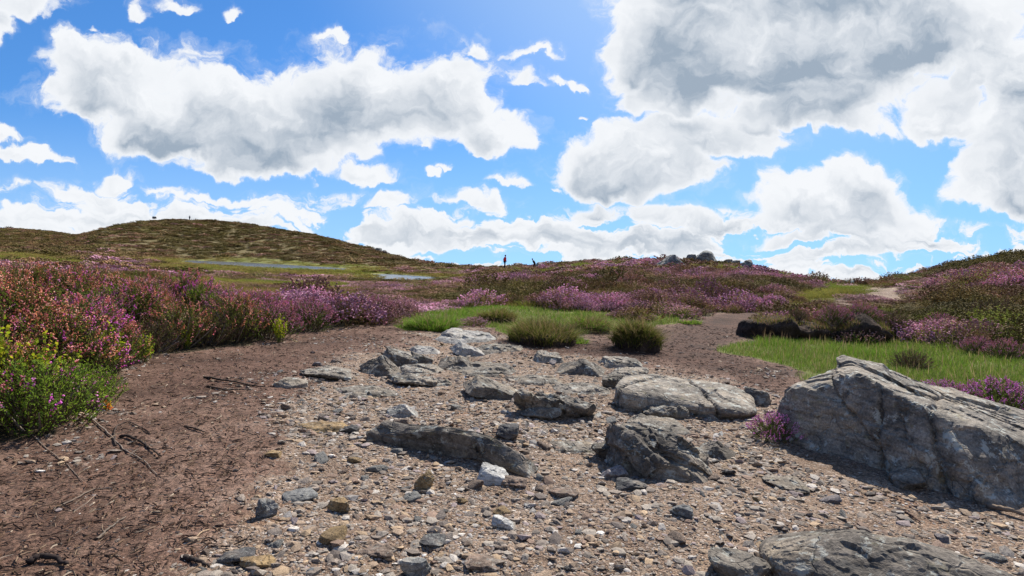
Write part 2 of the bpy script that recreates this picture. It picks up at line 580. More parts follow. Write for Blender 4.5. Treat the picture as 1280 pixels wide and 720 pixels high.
M['st_mauve'] = rock_mat('mauve_stone', (0.136, 0.116, 0.120), (0.256, 0.224, 0.224), .3, 3.0, bump_d=.004)


def peat_mat(name, lo, hi, bump_d=.03):
    m, nt = new_mat(name)
    tc = nt.node('ShaderNodeTexCoord').outputs['Object']
    a = nt.noise(tc, 6, 6, .65)
    b = nt.noise(tc, 60, 4, .7)
    st = nt.node('ShaderNodeMapping', None, Vector=tc, Scale=(9.0, 9.0, 40.0)).outputs[0]
    f = nt.noise(st, 3, 5, .7)
    c = nt.mix(nt.step(a, .35, .65), lo, hi)
    c = nt.mulc(c, nt.grey(nt.step(b, .3, .7, .55, 1.4)))
    h = nt.math('ADD', nt.math('ADD', a, nt.math('MULTIPLY', b, .3)), nt.math('MULTIPLY', f, .7))
    finish(nt, c, .95, h, bump_d, 1.0, .15)
    return m


M['peat'] = peat_mat('peat_face', (.028, .018, .014), (.075, .050, .038))


def veg_mat(name, use_inst=None, col=None, lo=None, hi=None, transl=.35, rough=.75, spec=.12, var=.35):
    """vertex 'col' tints (kind of shoot), or instance-driven colours"""
    m, nt = new_mat(name)
    if use_inst:
        at = nt.node('ShaderNodeAttribute', {'attribute_type': 'INSTANCER', 'attribute_name': use_inst}).outputs['Fac']
        c = nt.ramp(at, col)
        rnd = nt.node('ShaderNodeObjectInfo').outputs['Random']
        c = nt.mulc(c, nt.grey(nt.math('MULTIPLY_ADD', rnd, var * 2, 1 - var)))
        va = nt.node('ShaderNodeAttribute', {'attribute_name': 'col'}).outputs['Color']
        c = nt.mulc(c, va)
    else:
        c = nt.node('ShaderNodeAttribute', {'attribute_name': 'col'}).outputs['Color']
    finish(nt, c, rough, None, spec=spec, transl=transl)
    return m


M['leaf'] = veg_mat('shoot_leaf', transl=.42)
M['blossom'] = veg_mat('heather_blossom', transl=.35)
M['grass'] = veg_mat('grass_blade', transl=.42, rough=.8, spec=.08)
M['wood'] = veg_mat('woody_stem', transl=0, rough=.9, spec=.1)
# moor: flower and foliage colours run with the place of each clump
M['i_flw'] = veg_mat('moor_heather_blossom', 'flw', [(0, (0.165, 0.128, 0.042)), (.35, (0.255, 0.146, 0.072)), (.6, (0.396, 0.211, 0.191)), (1, (0.550, 0.289, 0.395))], transl=.25, rough=.8)
M['i_fol'] = veg_mat('moor_heather_foliage', 'grn', [(0, (0.140, 0.095, 0.041)), (.5, (0.171, 0.152, 0.041)), (1, (0.195, 0.244, 0.044))], transl=.35, rough=.75)
M['i_grs'] = veg_mat('moor_grass', 'grn', [(0, (0.211, 0.156, 0.058)), (.45, (0.195, 0.183, 0.043)), (1, (0.140, 0.187, 0.031))], transl=.4, rough=.85, spec=.05)


def plain(name, col, rough=.8, spec=.2):
    m, nt = new_mat(name)
    tc = nt.node('ShaderNodeTexCoord').outputs['Object']
    n = nt.noise(tc, 9, 3)
    finish(nt, nt.mulc(col, nt.grey(nt.step(n, .3, .7, .8, 1.15))), rough, None, spec=spec)
    return m


# ------------------------------------------------------------------ terrain mesh
def build_terrain():
    az_in = np.radians(np.linspace(-50, 50, 1000))
    az_out = np.radians(np.linspace(50, 310, 90))[1:-1]
    az = np.concatenate([az_in, az_out])
    rr = np.concatenate([np.exp(np.linspace(math.log(.35), math.log(1.2), 16))[:-1], np.exp(np.linspace(math.log(1.2), math.log(13), 330))[:-1], np.exp(np.linspace(math.log(13), math.log(1250), 260))])
    A, Rr = np.meshgrid(az, rr, indexing='ij')
    x = (np.sin(A) * Rr).ravel()
    y = (np.cos(A) * Rr).ravel()
    z = H(x, y)
    na, nr = len(az), len(rr)
    V = np.stack([x, y, z], 1)
    V = np.concatenate([V, [[0, 0, ground(0, 0.01)]]])
    i = np.arange(na)[:, None]
    j = np.arange(nr - 1)[None, :]
    i2 = (i + 1) % na
    q = np.stack([i * nr + j, i * nr + j + 1, i2 * nr + j + 1, i2 * nr + j], -1).reshape(-1, 4)
    c = len(V) - 1
    ii = np.arange(na)
    t = np.stack([np.full(na, c), ii * nr, ((ii + 1) % na) * nr], 1)
    bare, path, grass, heath, bank = zones(x, y)
    zc = np.ones((len(V), 4))
    zc[:-1, 0] = path
    zc[:-1, 1] = grass
    zc[:-1, 2] = heath
    xx, yy = V[:-1, 0], V[:-1, 1]
    nn = fbm2(xx, yy, 2.2, 3, 301) * .25
    zc[:-1, 3] = 1 - np.maximum(sstep(-.15, .3, sdf(xx + nn, yy + nn, WETPEAT)), .55 * sstep(-.2, .3, sdf(xx + nn, yy - nn, LITTERPEAT)))
    m, nt = new_mat('moor_ground')
    at = nt.node('ShaderNodeAttribute', {'attribute_name': 'zone'}).outputs['Color']
    sp = nt.node('ShaderNodeSeparateColor', None, Color=at)
    gp, gg, gh = sp.outputs[0], sp.outputs[1], sp.outputs[2]
    P = nt.node('ShaderNodeNewGeometry').outputs['Position']
    n_lo = nt.noise(P, 1.1, 5, .6)
    n_md = nt.noise(P, 9, 6, .65)
    n_hi = nt.noise(P, 70, 5, .7)
    n_gr = nt.noise(P, 260, 3, .7)
    # peat soil: reddish brown crumbs and fibres
    fib = nt.noise(nt.node('ShaderNodeMapping', None, Vector=nt.vmath('ADD', P, nt.vmath('SCALE', nt.noise(P, 4, 2, .5, 'Color'), scale=.5)), Scale=(18, 70, 40), Rotation=(0, 0, .5)).outputs[0], 1.6, 4, .7)
    peat = nt.ramp(nt.math('ADD', nt.math('MULTIPLY', n_md, .55), nt.math('MULTIPLY', n_lo, .45)), [(.30, (.050, .028, .020)), (.46, (.100, .058, .041)), (.58, (.145, .092, .068)), (.72, (.19, .138, .110))])
    peat = nt.mulc(peat, nt.grey(nt.step(n_hi, .32, .64, .38, 1.55)))
    peat = nt.mulc(peat, nt.grey(nt.step(n_gr, .32, .64, .6, 1.3)))
    peat = nt.mulc(peat, nt.grey(nt.step(fib, .34, .62, .6, 1.25)))
    peat = nt.mix(nt.math('MULTIPLY', nt.step(n_gr, .64, .70), .6), peat, (.36, .32, .29))
    peat = nt.mulc(peat, nt.ramp(nt.noise(P, 1.4, 5, .62), [(.34, (.62, .58, .56)), (.48, (1.0, .97, .95)), (.62, (1.18, 1.16, 1.16))]))
    wet = nt.math('SUBTRACT', 1.0, nt.node('ShaderNodeAttribute', {'attribute_name': 'zone'}).outputs['Alpha'])
    # gravel bed: grit of many greys and buffs
    vo = nt.node('ShaderNodeTexVoronoi', None, Vector=nt.vmath('ADD', P, nt.vmath('SCALE', nt.noise(P, 40, 2, .5, 'Color'), scale=.02)), Scale=85.0)
    vo2 = nt.node('ShaderNodeTexVoronoi', None, Vector=P, Scale=210.0)
    hv = nt.node('ShaderNodeSeparateColor', None, Color=vo.outputs['Color'])
    hv2 = nt.node('ShaderNodeSeparateColor', None, Color=vo2.outputs['Color'])
    g1 = nt.ramp(hv.outputs[0], [(0, (.085, .068, .055)), (.3, (.17, .135, .108)), (.55, (.22, .17, .13)), (.75, (.27, .22, .18)), (.93, (.34, .31, .28)), (1, (.5, .48, .45))])
    g2 = nt.ramp(hv2.outputs[0], [(0, (.075, .055, .042)), (.5, (.17, .125, .095)), (.9, (.28, .22, .17)), (1, (.42, .38, .34))])
    grav = nt.mix(nt.step(n_md, .42, .56), g2, g1)
    tint = nt.ramp(nt.noise(P, 1.7, 4, .6), [(.32, (.72, .64, .58)), (.46, (.95, .91, .88)), (.56, (1.12, 1.08, 1.04)), (.68, (.95, .78, .66))])
    grav = nt.mulc(grav, tint)
    grav = nt.mulc(grav, (1.10, 1.03, .98))
    grav = nt.mulc(grav, nt.grey(nt.step(n_hi, .25, .7, .6, 1.25)))
    fade = nt.step(nt.math('ADD', gp, nt.math('MULTIPLY', nt.math('SUBTRACT', n_md, .5), .9)), .3, .7)
    c = nt.mulc(nt.mix(fade, peat, grav), (.46, .36, .32), wet)
    # under the plants
    gcol = nt.ramp(n_md, [(.3, (.060, .062, .018)), (.55, (.13, .145, .034)), (.75, (.20, .18, .06))])
    far_g = nt.ramp(nt.noise(P, .35, 5, .65), [(.3, (.085, .085, .022)), (.5, (.15, .155, .038)), (.7, (.21, .17, .06))])
    dist = nt.step(nt.vmath('LENGTH', P), 14, 40)
    gcol = nt.mix(dist, gcol, far_g)
    c = nt.mix(nt.step(nt.math('ADD', gg, nt.math('MULTIPLY', nt.math('SUBTRACT', n_hi, .5), .5)), .3, .6), c, gcol)
    hcol = nt.ramp(n_md, [(.3, (.028, .020, .012)), (.55, (.060, .044, .022)), (.75, (.085, .060, .035))])
    far_h = nt.ramp(nt.noise(P, .5, 6, .7), [(.3, (.085, .066, .026)), (.5, (.125, .098, .038)), (.7, (.15, .105, .055))])
    hcol = nt.mix(dist, hcol, far_h)
    c = nt.mix(nt.step(nt.math('ADD', gh, nt.math('MULTIPLY', nt.math('SUBTRACT', n_hi, .5), .5)), .35, .65), c, hcol)
    peb = nt.math('SUBTRACT', 1.0, nt.math('MULTIPLY', vo.outputs['Distance'], 1.0))
    hgt = nt.math('ADD', nt.math('ADD', nt.math('MULTIPLY', n_md, 1.2), nt.math('MULTIPLY', n_hi, .7)), nt.math('ADD', nt.math('MULTIPLY', n_gr, .3), nt.math('ADD', nt.math('MULTIPLY', nt.math('MULTIPLY', peb, fade), .8), nt.math('MULTIPLY', fib, .35))))
    finish(nt, c, .93, hgt, .012, 1.0, .2)
    me = mesh_np('terrain', V, [q, t], [m], attrs={'zone': ('FLOAT_COLOR', zc)}, smooth=True)
    tag(link('ground', me), kind='structure')


build_terrain()

# ponds
m, nt = new_mat('pond_water')
P = nt.node('ShaderNodeNewGeometry').outputs['Position']
wv = nt.noise(nt.node('ShaderNodeMapping', None, Vector=P, Scale=(1.0, 2.2, 1.0)).outputs[0], 1.6, 4, .6)
finish(nt, (.03, .035, .04), .16, wv, .05, .6, .5)
M['water'] = m
for P_ in (POND1, POND2):
    c0 = P_.mean(0)
    ring = c0 + (P_ - c0) * 1.06 + (P_ - c0) / (np.linalg.norm(P_ - c0, axis=1)[:, None] + 1e-6) * .9
    V = np.concatenate([[[c0[0], c0[1], ZW]], np.c_[ring, np.full(len(ring), ZW)]])
    n = len(ring)
    me = mesh_np('water', V, [[(0, 1 + (k + 1) % n, 1 + k) for k in range(n)]], [M['water']])
    me.flip_normals() if me.polygons[0].normal.z < 0 else None
    tag(link('water', me), kind='structure')

# ------------------------------------------------------------------ rocks
_ICO = {}


def ico(sub):
    if sub not in _ICO:
        bm = bmesh.new()
        bmesh.ops.create_icosphere(bm, subdivisions=sub, radius=1.0)
        V = np.array([v.co[:] for v in bm.verts])
        T = np.array([[v.index for v in f.verts] for f in bm.faces])
        bm.free()
        V /= np.linalg.norm(V, axis=1)[:, None]
        _ICO[sub] = (V, T)
    return _ICO[sub]


def poly_radius(D, planes, p=26.0):
    """radius of a convex polytope round the origin along unit directions D; p rounds its edges"""
    a = np.zeros(len(D))
    for n, h in planes:
        n = np.asarray(n, dtype=float)
        n = n / np.linalg.norm(n)
        a += (np.maximum(D @ n, 0) / h) ** p
    return a ** (-1.0 / p)


def facets(P, size, seed, slope):
    """fractured surface: every cell gets its own height and tilt"""
    Q = P / size
    b = np.floor(Q).astype(np.int64)
    best = np.full(len(P), 1e9)
    out = np.zeros(len(P))
    for dx in (-1, 0, 1):
        for dy in (-1, 0, 1):
            for dz in (-1, 0, 1):
                c = b + np.array([dx, dy, dz])
                h = [_hash(c[:, 0], c[:, 1], c[:, 2], seed + k) for k in range(7)]
                ctr = c + np.stack(h[:3], 1)
                df = Q - ctr
                d2 = (df ** 2).sum(1)
                k = d2 < best
                best[k] = d2[k]
                gr = np.stack(h[3:6], 1) - .5
                out[k] = ((h[6] - .5) + 2 * slope * (gr * df).sum(1))[k]
    return out


def beds(P, n, thick, seed, wob):
    """bedding planes: each bed stands out or in by its own amount"""
    t = P @ n / thick + wob * fbm(P / (thick * 6), 3, seed)
    i = np.floor(t)
    f = t - i
    z = np.zeros(len(P), dtype=np.int64)
    a = _hash(i.astype(np.int64), z, z, seed)
    b_ = _hash(i.astype(np.int64) + 1, z, z, seed)
    return a + (b_ - a) * sstep(.78, 1.0, f) - .5


SHAPES = {
    'tri': [((-.78, -.25, .58), .50), ((.80, -.15, .50), .48), ((-.1, -1, .30), .62), ((.1, 1, .40), .7), ((0, 0, -1), .9), ((-1, 0, 0), 1), ((1, 0, 0), 1)],
    'wedge': [((.42, -.05, .90), .48), ((-.95, -.2, .35), .80), ((.1, -1, .15), .80), ((0, 1, .3), .9), ((0, 0, -1), .9), ((1, 0, 0), 1.05), ((-.3, -.5, .85), .78)],
    'slope': [((.25, -.28, .92), .50), ((-1, .1, .25), .92), ((.2, -1, .45), .85), ((.1, 1, .2), .95), ((1, .2, .3), .98), ((0, 0, -1), .9), ((-.6, -.7, .4), .95)],
    'flat': [((.06, -.10, 1), .62), ((-.9, -.4, .3), .92), ((.3, -1, .3), .88), ((.2, 1, .2), .95), ((1, -.1, .35), .95), ((0, 0, -1), .9), ((-.5, .8, .2), .95), ((.8, .7, .1), 1.0)],
}


def rand_planes(g, n=12, lo=.62, hi=1.0, flat=1.0):
    pl = [((1, 0, 0), 1.1), ((-1, 0, 0), 1.1), ((0, 1, 0), 1.1), ((0, -1, 0), 1.1), ((0, 0, 1), 1.0), ((0, 0, -1), 1.0)]
    for _ in range(n):
        v = g.normal(size=3)
        v[2] *= flat
        pl.append((v, g.uniform(lo, hi)))
    return pl


def rock_mesh(name, dims, seed, mat, sub=5, planes=None, nplanes=12, lo=.62, rough=.05, strata=.03, p=26.0, shape=None, groove=None):
    """chiselled boulder of given width, depth, height, centred; dims in metres"""
    g = np.random.default_rng(seed)
    D, T = ico(sub)
    if planes is None:
        planes = rand_planes(g, nplanes, lo)
    if shape:
        planes = [(np.array(n) + g.normal(size=3) * .07, h * g.uniform(.94, 1.06)) for n, h in SHAPES[shape]]
    r = poly_radius(D, planes, p)
    V = D * r[:, None]
    V = V * np.array(dims) / 2
    s = float(np.mean(dims))
    off = g.uniform(-50, 50, 3)
    N = D / np.array(dims)
    N /= np.linalg.norm(N, axis=1)[:, None]
    k = 2.2 / s
    W = V + off
    tilt = g.normal(size=3) * .3 + np.array([0, 0, 1.0])
    tilt /= np.linalg.norm(tilt)
    disp = rough * s * (.45 * fbm(V * k + off, 3, seed % 97, .5) + .9 * facets(W + .05 * s * np.stack([fbm(V * k * 2 + off, 2, 3), fbm(V * k * 2 + off, 2, 4), fbm(V * k * 2 + off, 2, 5)], 1), s * .34, seed % 89, .8))
    disp += rough * s * .28 * facets(W, s * .11, seed % 83, .9)
    disp += strata * s * 1.1 * beds(V, tilt, s * .085, seed % 79, 1.2)
    disp += .006 * s * fbm(V * k * 9 + off, 3, 7)
    if groove is not None:
        for (a, n, w, dep) in groove:   # a crack: plane through a with normal n
            n = np.asarray(n, float) / np.linalg.norm(n)
            dd = np.abs((V - np.asarray(a)) @ n + .03 * fbm(V * 6 / s + off, 3, 5) * s)
            disp -= dep * np.exp(-(dd / w) ** 2)
    V = V + N * disp[:, None]
    return mesh_np(name, V, [T], [mat], smooth=False)


PHI = lambda px, py: math.atan((py - horizon(px)) / F_PX)
FOOT = []     # footprints to keep stones and plants clear of


def place_rock(name, box, label, cat='rock', mat='rock_grey', k=.8, seed=1, sub=5, sink=.22, hmul=1.0, yaw=0.0, tilt=(0, 0), **kw):
    x0, y0, x1, y1 = box
    cx = (x0 + x1) / 2
    p = hit(cx, y1)
    f = p[1]
    w = (x1 - x0) / F_PX * f * 1.04
    phi = PHI(cx, y1)
    D = w * k
    app = (y1 - y0) / F_PX * f
    h = max((app - D * math.sin(phi) * .75) / math.cos(phi), app * .30, .02) * hmul * (1.0 if name == 'boulder' else .84)
    hh = h * (1 + sink)
    dirv = np.array([p[0], p[1]]) / math.hypot(p[0], p[1])
    c = np.array([p[0], p[1]]) + dirv * D * .42
    me = rock_mesh(name, (w, D, hh * 1.06), seed, M[mat], sub, **kw)
    az = math.atan2(p[0], p[1])
    o = link(name, me, None, (c[0], c[1], ground(c[0], c[1]) * .5 + p[2] * .5 + hh / 2 - h * sink))
    o.rotation_euler = (tilt[0], tilt[1], -az + yaw)
    tag(o, label, cat)
    FOOT.append((c[0], c[1], max(w, D) * .5))
    return o


# the big boulder at the right edge, cut by hand-set planes
def big_boulder():
    c = np.array([2.72, 3.42, .06])

    def pl(n, pt):
        n = np.asarray(n, float)
        n /= np.linalg.norm(n)
        return (n, float(n @ (np.asarray(pt, float) - c)))
    main = [pl((-.85, -.45, .25), (2.08, 2.83, .02)), pl((-.48, .10, .87), (2.05, 3.2, .50)), pl((.24, -.20, .95), (2.06, 3.2, .49)), pl((-.85, .10, .50), (1.78, 3.35, .35)), pl((-.95, .1, .15), (1.72, 3.4, .1)),
            pl((-.3, .9, .35), (1.95, 3.62, .3)), pl((.10, .90, .42), (2.83, 3.62, .33)), pl((1, .2, .3), (3.95, 3.3, .1)), pl((.30, -1, .22), (2.45, 2.50, .1)), pl((0, 0, -1), (0, 0, -.25)), pl((.1, -.75, .65), (2.6, 2.75, .27))]
    D, T = ico(7)
    V = D * poly_radius(D, main, 60)[:, None]
    off = np.array([3.3, 8.1, 1.7])
    tl = np.array([.30, -.10, .95])
    tl /= np.linalg.norm(tl)
    wob = .05 * np.stack([fbm(V * 3 + off, 3, 3), fbm(V * 3 + off, 3, 4), fbm(V * 3 + off, 3, 6)], 1)
    disp = .020 * fbm(V * 2.2 + off, 3, 3, .5) + .045 * facets(V + wob + off, .42, 21, .8) + .014 * facets(V + wob * .5 + off, .15, 23, .9) + .005 * facets(V + off, .05, 25, .9)
    disp += .020 * beds(V, tl, .075, 9, 1.0) + .005 * fbm(V * 22 + off, 3, 12)
    W = V + c

    def crack(a, n, w, dep, lim=None):
        n = np.asarray(n, float) / np.linalg.norm(n)
        dd = np.abs((W - np.asarray(a)) @ n + .05 * fbm(V * 3.5, 3, 5))
        k = np.exp(-(dd / w) ** 2)
        if lim is not None:
            k = k * lim
        return -dep * k
    frontside = sstep(.0, .25, -(D @ np.array([.75, .6, -.1])))
    cn = np.array([-.27, .295, -.388])
    cn /= np.linalg.norm(cn)
    cd_ = (W - np.array([1.95, 3.12, .26])) @ cn + .05 * fbm(V * 3.2, 3, 5)
    disp -= .035 * sstep(-.004, .012, cd_) * frontside
    disp -= .035 * np.exp(-(cd_ / .012) ** 2) * frontside
    disp += crack((2.25, 2.75, .15), (.72, -.62, .25), .014, .045, frontside)
    disp += crack((2.6, 3.2, .40), (.25, -.8, .2), .010, .03)
    disp += crack((2.3, 3.3, .45), (.5, .8, .1), .008, .02)
    # undercut at the foot of the front face
    uc = sstep(.17, .03, W[:, 2] - .05 * fbm(W * 3, 2, 8)) * frontside * sstep(2.05, 2.3, W[:, 0])
    disp -= .07 * uc
    V = V + D * disp[:, None]
    me = mesh_np('boulder', V, [T], [M['rock_grey']], smooth=False)
    o = link('boulder', me, None, c + np.array([.04, .13, -.02]))
    tag(o, 'largest grey boulder, long cracked wedge at the right edge of the gravel path', 'boulder')
    for q in ((2.0, 3.2, .4), (2.5, 3.2, .75), (3.1, 3.2, .8), (2.3, 2.9, .4), (2.6, 2.6, .4)):
        FOOT.append(q)


big_boulder()

RK = [
    ('flat_rock', (560, 446, 640, 470), 'broad grey brown slab almost level with the gravel right of the black angular rock', 'rock_brown', dict(k=.9, seed=70, shape='flat', sink=.5, hmul=.6)),
    ('flat_rock', (500, 448, 552, 468), 'thin grey slab level with the ground below the slanted dark grey rock', 'rock_grey', dict(k=.9, seed=71, shape='flat', sink=.5, hmul=.6)),
    ('flat_rock', (600, 424, 652, 440), 'dusty slab sunk in the path between the farthest pale slab and the left tussock', 'rock_brown', dict(k=.9, seed=72, shape='flat', sink=.5, hmul=.6)),
    ('flat_rock', (640, 462, 700, 482), 'dusty brown slab sunk in the gravel below the dark grey wedge', 'rock_brown', dict(k=.9, seed=73, shape='flat', sink=.5, hmul=.6)),
    ('flat_rock', (700, 472, 760, 492), 'sunken grey slab left of the small dark rock with the pale top', 'rock_grey', dict(k=.8, seed=74, shape='flat', sink=.5, hmul=.6)),
    ('flat_rock', (420, 476, 486, 496), 'low dusty slab sunk in the path below the dark triangular rock', 'rock_brown', dict(k=.8, seed=75, shape='flat', sink=.5, hmul=.5)),
    ('flat_rock', (690, 545, 748, 566), 'level brown slab in the gravel left of the craggy outcrop', 'rock_brown', dict(k=.8, seed=76, shape='flat', sink=.5, hmul=.5)),
    ('flat_rock', (786, 516, 850, 540), 'dusty shoulder of rock behind the top of the craggy outcrop', 'rock_brown', dict(k=.9, seed=77, shape='slope', sink=.4, hmul=.7)),
    # name, box, label, material, extras
    ('boulder', (948, 652, 1225, 790), 'dark grooved boulder at the bottom of the photo, half buried below the largest boulder', 'rock_dark', dict(p=14.0, strata=.035, rough=.035, hmul=1.25, k=.75, seed=11, sub=6, sink=.4, nplanes=9, lo=.78)),
    ('rock', (888, 662, 958, 740), 'narrow brown rock wedged against the left side of the bottom boulder', 'rock_brown', dict(p=9.0, k=1.3, hmul=.55, seed=12, sink=.4, nplanes=10, lo=.72)),
    ('flat_rock', (464, 526, 662, 600), 'long thin dark slab lying diagonally across the middle of the gravel', 'rock_dark', dict(long=1)),
    ('flat_rock', (776, 456, 932, 518), 'smooth pale grey dome of bedrock with a curved crack below the peat', 'rock_grey', dict(rough=.02, hmul=.85, nplanes=5, k=.8, p=5.0, seed=14, sub=6, lo=.86, strata=.012, sink=.5, groove=[((.1, 0, 0), (1, .35, .1), .012, .035), ((-.28, 0, 0), (1, -.6, .1), .010, .03)])),
    ('rock', (924, 482, 964, 507), 'small black rock at the right end of the smooth bedrock dome', 'rock_dark', dict(k=.8, seed=15)),
    ('outcrop', (742, 516, 888, 594), 'rough dark outcrop with a craggy front face in the middle of the path', 'rock_dark', dict(hmul=1.3, rough=.08, sink=.4, k=.8, p=12.0, seed=16, sub=6, nplanes=11, lo=.68, strata=.07)),
    ('rock', (742, 548, 800, 580), 'rounded dark rock at the left foot of the craggy outcrop', 'rock_dark', dict(k=.9, seed=17)),
    ('rock', (846, 548, 886, 594), 'small dark block at the right foot of the craggy outcrop', 'rock_dark', dict(k=.9, seed=18)),
    ('rock', (792, 494, 862, 524), 'brown-grey flat topped rock just behind the craggy outcrop', 'rock_brown', dict(k=1.0, seed=19, rough=.08)),
    ('rock', (644, 487, 738, 524), 'humped dark rock with a rounded back left of the craggy outcrop', 'rock_dark', dict(lo=.85, k=.55, p=6.0, seed=20, sub=6, nplanes=8, rough=.08, strata=.05, tilt=(0, .15))),
    ('rock', (650, 505, 700, 526), 'low layered rock under the front of the humped dark rock', 'rock_brown', dict(k=.6, seed=21)),
    ('rock', (584, 470, 652, 500), 'flat brown rock sloping to the right above the humped dark rock', 'rock_brown', dict(shape='wedge', k=.8, seed=22, lo=.6, tilt=(0, .2))),
    ('rock', (452, 440, 500, 471), 'dark triangular rock standing at the left side of the path', 'rock_dark', dict(shape='tri', k=.7, seed=23, lo=.5)),
    ('rock', (478, 431, 520, 458), 'grey rock leaning behind the dark triangular rock', 'rock_grey', dict(shape='wedge', k=.7, seed=24, lo=.55)),
    ('rock', (510, 434, 540, 458), 'slanted dark grey rock right of the leaning grey rock', 'rock_dark', dict(shape='wedge', k=.8, seed=25, lo=.55)),
    ('rock', (548, 440, 596, 463), 'black angular rock beside the pale slabs at the top of the path', 'rock_dark', dict(shape='tri', k=.8, seed=26, lo=.55)),
    ('flat_rock', (550, 409, 614, 428), 'pale flat slab farthest up the path below the green grass', 'rock_pale', dict(shape='slope', k=.9, seed=27, lo=.6)),
    ('flat_rock', (570, 427, 606, 446), 'pale tilted slab between the farthest slab and the black angular rock', 'rock_pale', dict(shape='wedge', k=.9, seed=28, lo=.6, tilt=(0, .2))),
    ('flat_rock', (514, 430, 546, 442), 'low whitish slab left of the pale tilted slab', 'rock_pale', dict(shape='flat', k=.9, seed=29)),
    ('rock', (486, 466, 560, 484), 'low broken grey ledge in front of the dark triangular rock', 'rock_grey', dict(k=.6, seed=30, rough=.1)),
    ('rock', (698, 443, 758, 470), 'dark grey wedge shaped rock in front of the left tussock', 'rock_dark', dict(shape='tri', k=.8, seed=31, lo=.55)),
    ('rock', (668, 437, 700, 453), 'small pale grey rock left of the wedge shaped rock', 'rock_grey', dict(shape='slope', k=.8, seed=32)),
    ('rock', (758, 456, 810, 480), 'rounded grey rock touching the left side of the smooth bedrock dome', 'rock_grey', dict(p=7.0, k=.8, seed=33, lo=.72)),
    ('rock', (754, 466, 780, 486), 'small dark rock with a pale top in front of the rounded grey rock', 'rock_dark', dict(k=.8, seed=34)),
    ('rock', (752, 445, 800, 460), 'long flat grey rock at the foot of the right tussock', 'rock_grey', dict(shape='flat', k=.7, seed=35, lo=.7)),
    ('rock', (1110, 580, 1152, 612), 'pinkish block lying at the foot of the largest boulder', 'rock_brown', dict(k=.9, seed=36, lo=.6)),
    ('rock', (486, 499, 524, 522), 'pale pointed rock alone on the gravel above the long dark slab', 'rock_pale', dict(shape='tri', k=.8, seed=37, lo=.55)),
    ('rock', (872, 538, 918, 576), 'dark brown rock right of the craggy outcrop', 'rock_dark', dict(shape='tri', k=.9, seed=38, lo=.6, hmul=.7)),
    ('rock', (870, 508, 898, 526), 'small grey pyramid rock below the smooth bedrock dome', 'rock_grey', dict(shape='tri', k=.9, seed=39, lo=.55)),
    ('rock', (950, 590, 1010, 616), 'low rounded brown rock bedded in the gravel left of the largest boulder', 'rock_brown', dict(hmul=.6, p=5.0, k=.9, seed=40, lo=.8)),
    ('stone', (596, 576, 632, 606), 'pale speckled triangular stone touching the long dark slab', 'st_white', dict(shape='slope', k=.7, seed=41, sub=4, lo=.5)),
    ('stone', (624, 593, 656, 611), 'flat brown stone beside the pale triangular stone', 'st_brown', dict(k=.8, seed=42, sub=4, lo=.6)),
    ('stone', (619, 530, 646, 551), 'dark round stone above the right half of the long slab', 'st_dark', dict(k=.9, seed=43, sub=4, lo=.8)),
    ('stone', (518, 585, 546, 614), 'yellowish lichen spotted stone below the long dark slab', 'st_ochre', dict(k=.7, seed=44, sub=4)),
    ('stone', (272, 684, 314, 704), 'dark oval stone near the bottom left of the gravel', 'st_dark', dict(k=.7, seed=45, sub=4, lo=.75)),
    ('stone', (304, 694, 343, 714), 'buff yellow stone touching the dark oval stone', 'st_ochre', dict(k=.7, seed=46, sub=4, lo=.65)),
    ('stone', (502, 692, 537, 724), 'pale grey rounded stone at the bottom edge left of centre', 'st_grey', dict(k=.8, seed=47, sub=4, lo=.8)),
    ('stone', (378, 524, 430, 540), 'flat pale buff stone on the left of the path beside the peat', 'st_ochre', dict(shape='flat', k=.7, seed=48, sub=4, lo=.6)),
    ('stone', (426, 528, 452, 542), 'small dark stone left of the end of the long slab', 'st_dark', dict(k=.8, seed=49, sub=4)),
    ('stone', (616, 646, 642, 664), 'white oval stone on the open gravel below the long slab', 'st_white', dict(k=.7, seed=50, sub=4, lo=.75)),
    ('stone', (410, 622, 436, 642), 'cream wedge stone on the left of the open gravel', 'st_ochre', dict(k=.7, seed=51, sub=4)),
    ('stone', (316, 618, 345, 650), 'grey upright stone at the edge of the bare peat', 'st_grey', dict(k=.6, seed=52, sub=4, lo=.6)),
    ('stone', (355, 612, 395, 628), 'low bluish grey stone right of the upright stone', 'st_grey', dict(k=.8, seed=53, sub=4)),
    ('stone', (752, 582, 786, 602), 'mauve leaning stone in front of the craggy outcrop', 'st_mauve', dict(k=.5, seed=54, sub=4, lo=.6, tilt=(0, -.4))),
    ('stone', (772, 598, 808, 616), 'dark stone just below the mauve leaning stone', 'st_dark', dict(k=.8, seed=55, sub=4)),
    ('stone', (686, 608, 726, 624), 'reddish grey flat stone on the gravel right of the pale triangular stone', 'st_brown', dict(k=.7, seed=56, sub=4)),
    ('stone', (580, 700, 622, 716), 'broad brownish stone at the bottom centre', 'st_brown', dict(k=.8, seed=57, sub=4, lo=.7)),
    ('stone', (520, 668, 556, 686), 'dark grey knobbly stone above the bottom edge', 'st_dark', dict(k=.8, seed=58, sub=4)),
    ('stone', (448, 684, 492, 700), 'reddish brown flat stone left of the pale rounded stone', 'st_brown', dict(k=.7, seed=59, sub=4)),
    ('stone', (836, 628, 868, 648), 'grey chip stone right of centre in the lower gravel', 'st_grey', dict(k=.7, seed=60, sub=4)),
    ('stone', (345, 470, 382, 486), 'small grey rock half sunk in the peat left of the path', 'rock_grey', dict(k=.8, seed=61, sub=4)),
    ('rock', (380, 456, 434, 474), 'low pale rock at the peat edge left of the dark triangular rock', 'rock_grey', dict(k=.8, seed=62, lo=.75)),
    ('stone', (330, 562, 354, 574), 'orange stone on top of the white chips by the peat', 'st_ochre', dict(k=.8, seed=63, sub=4)),
]


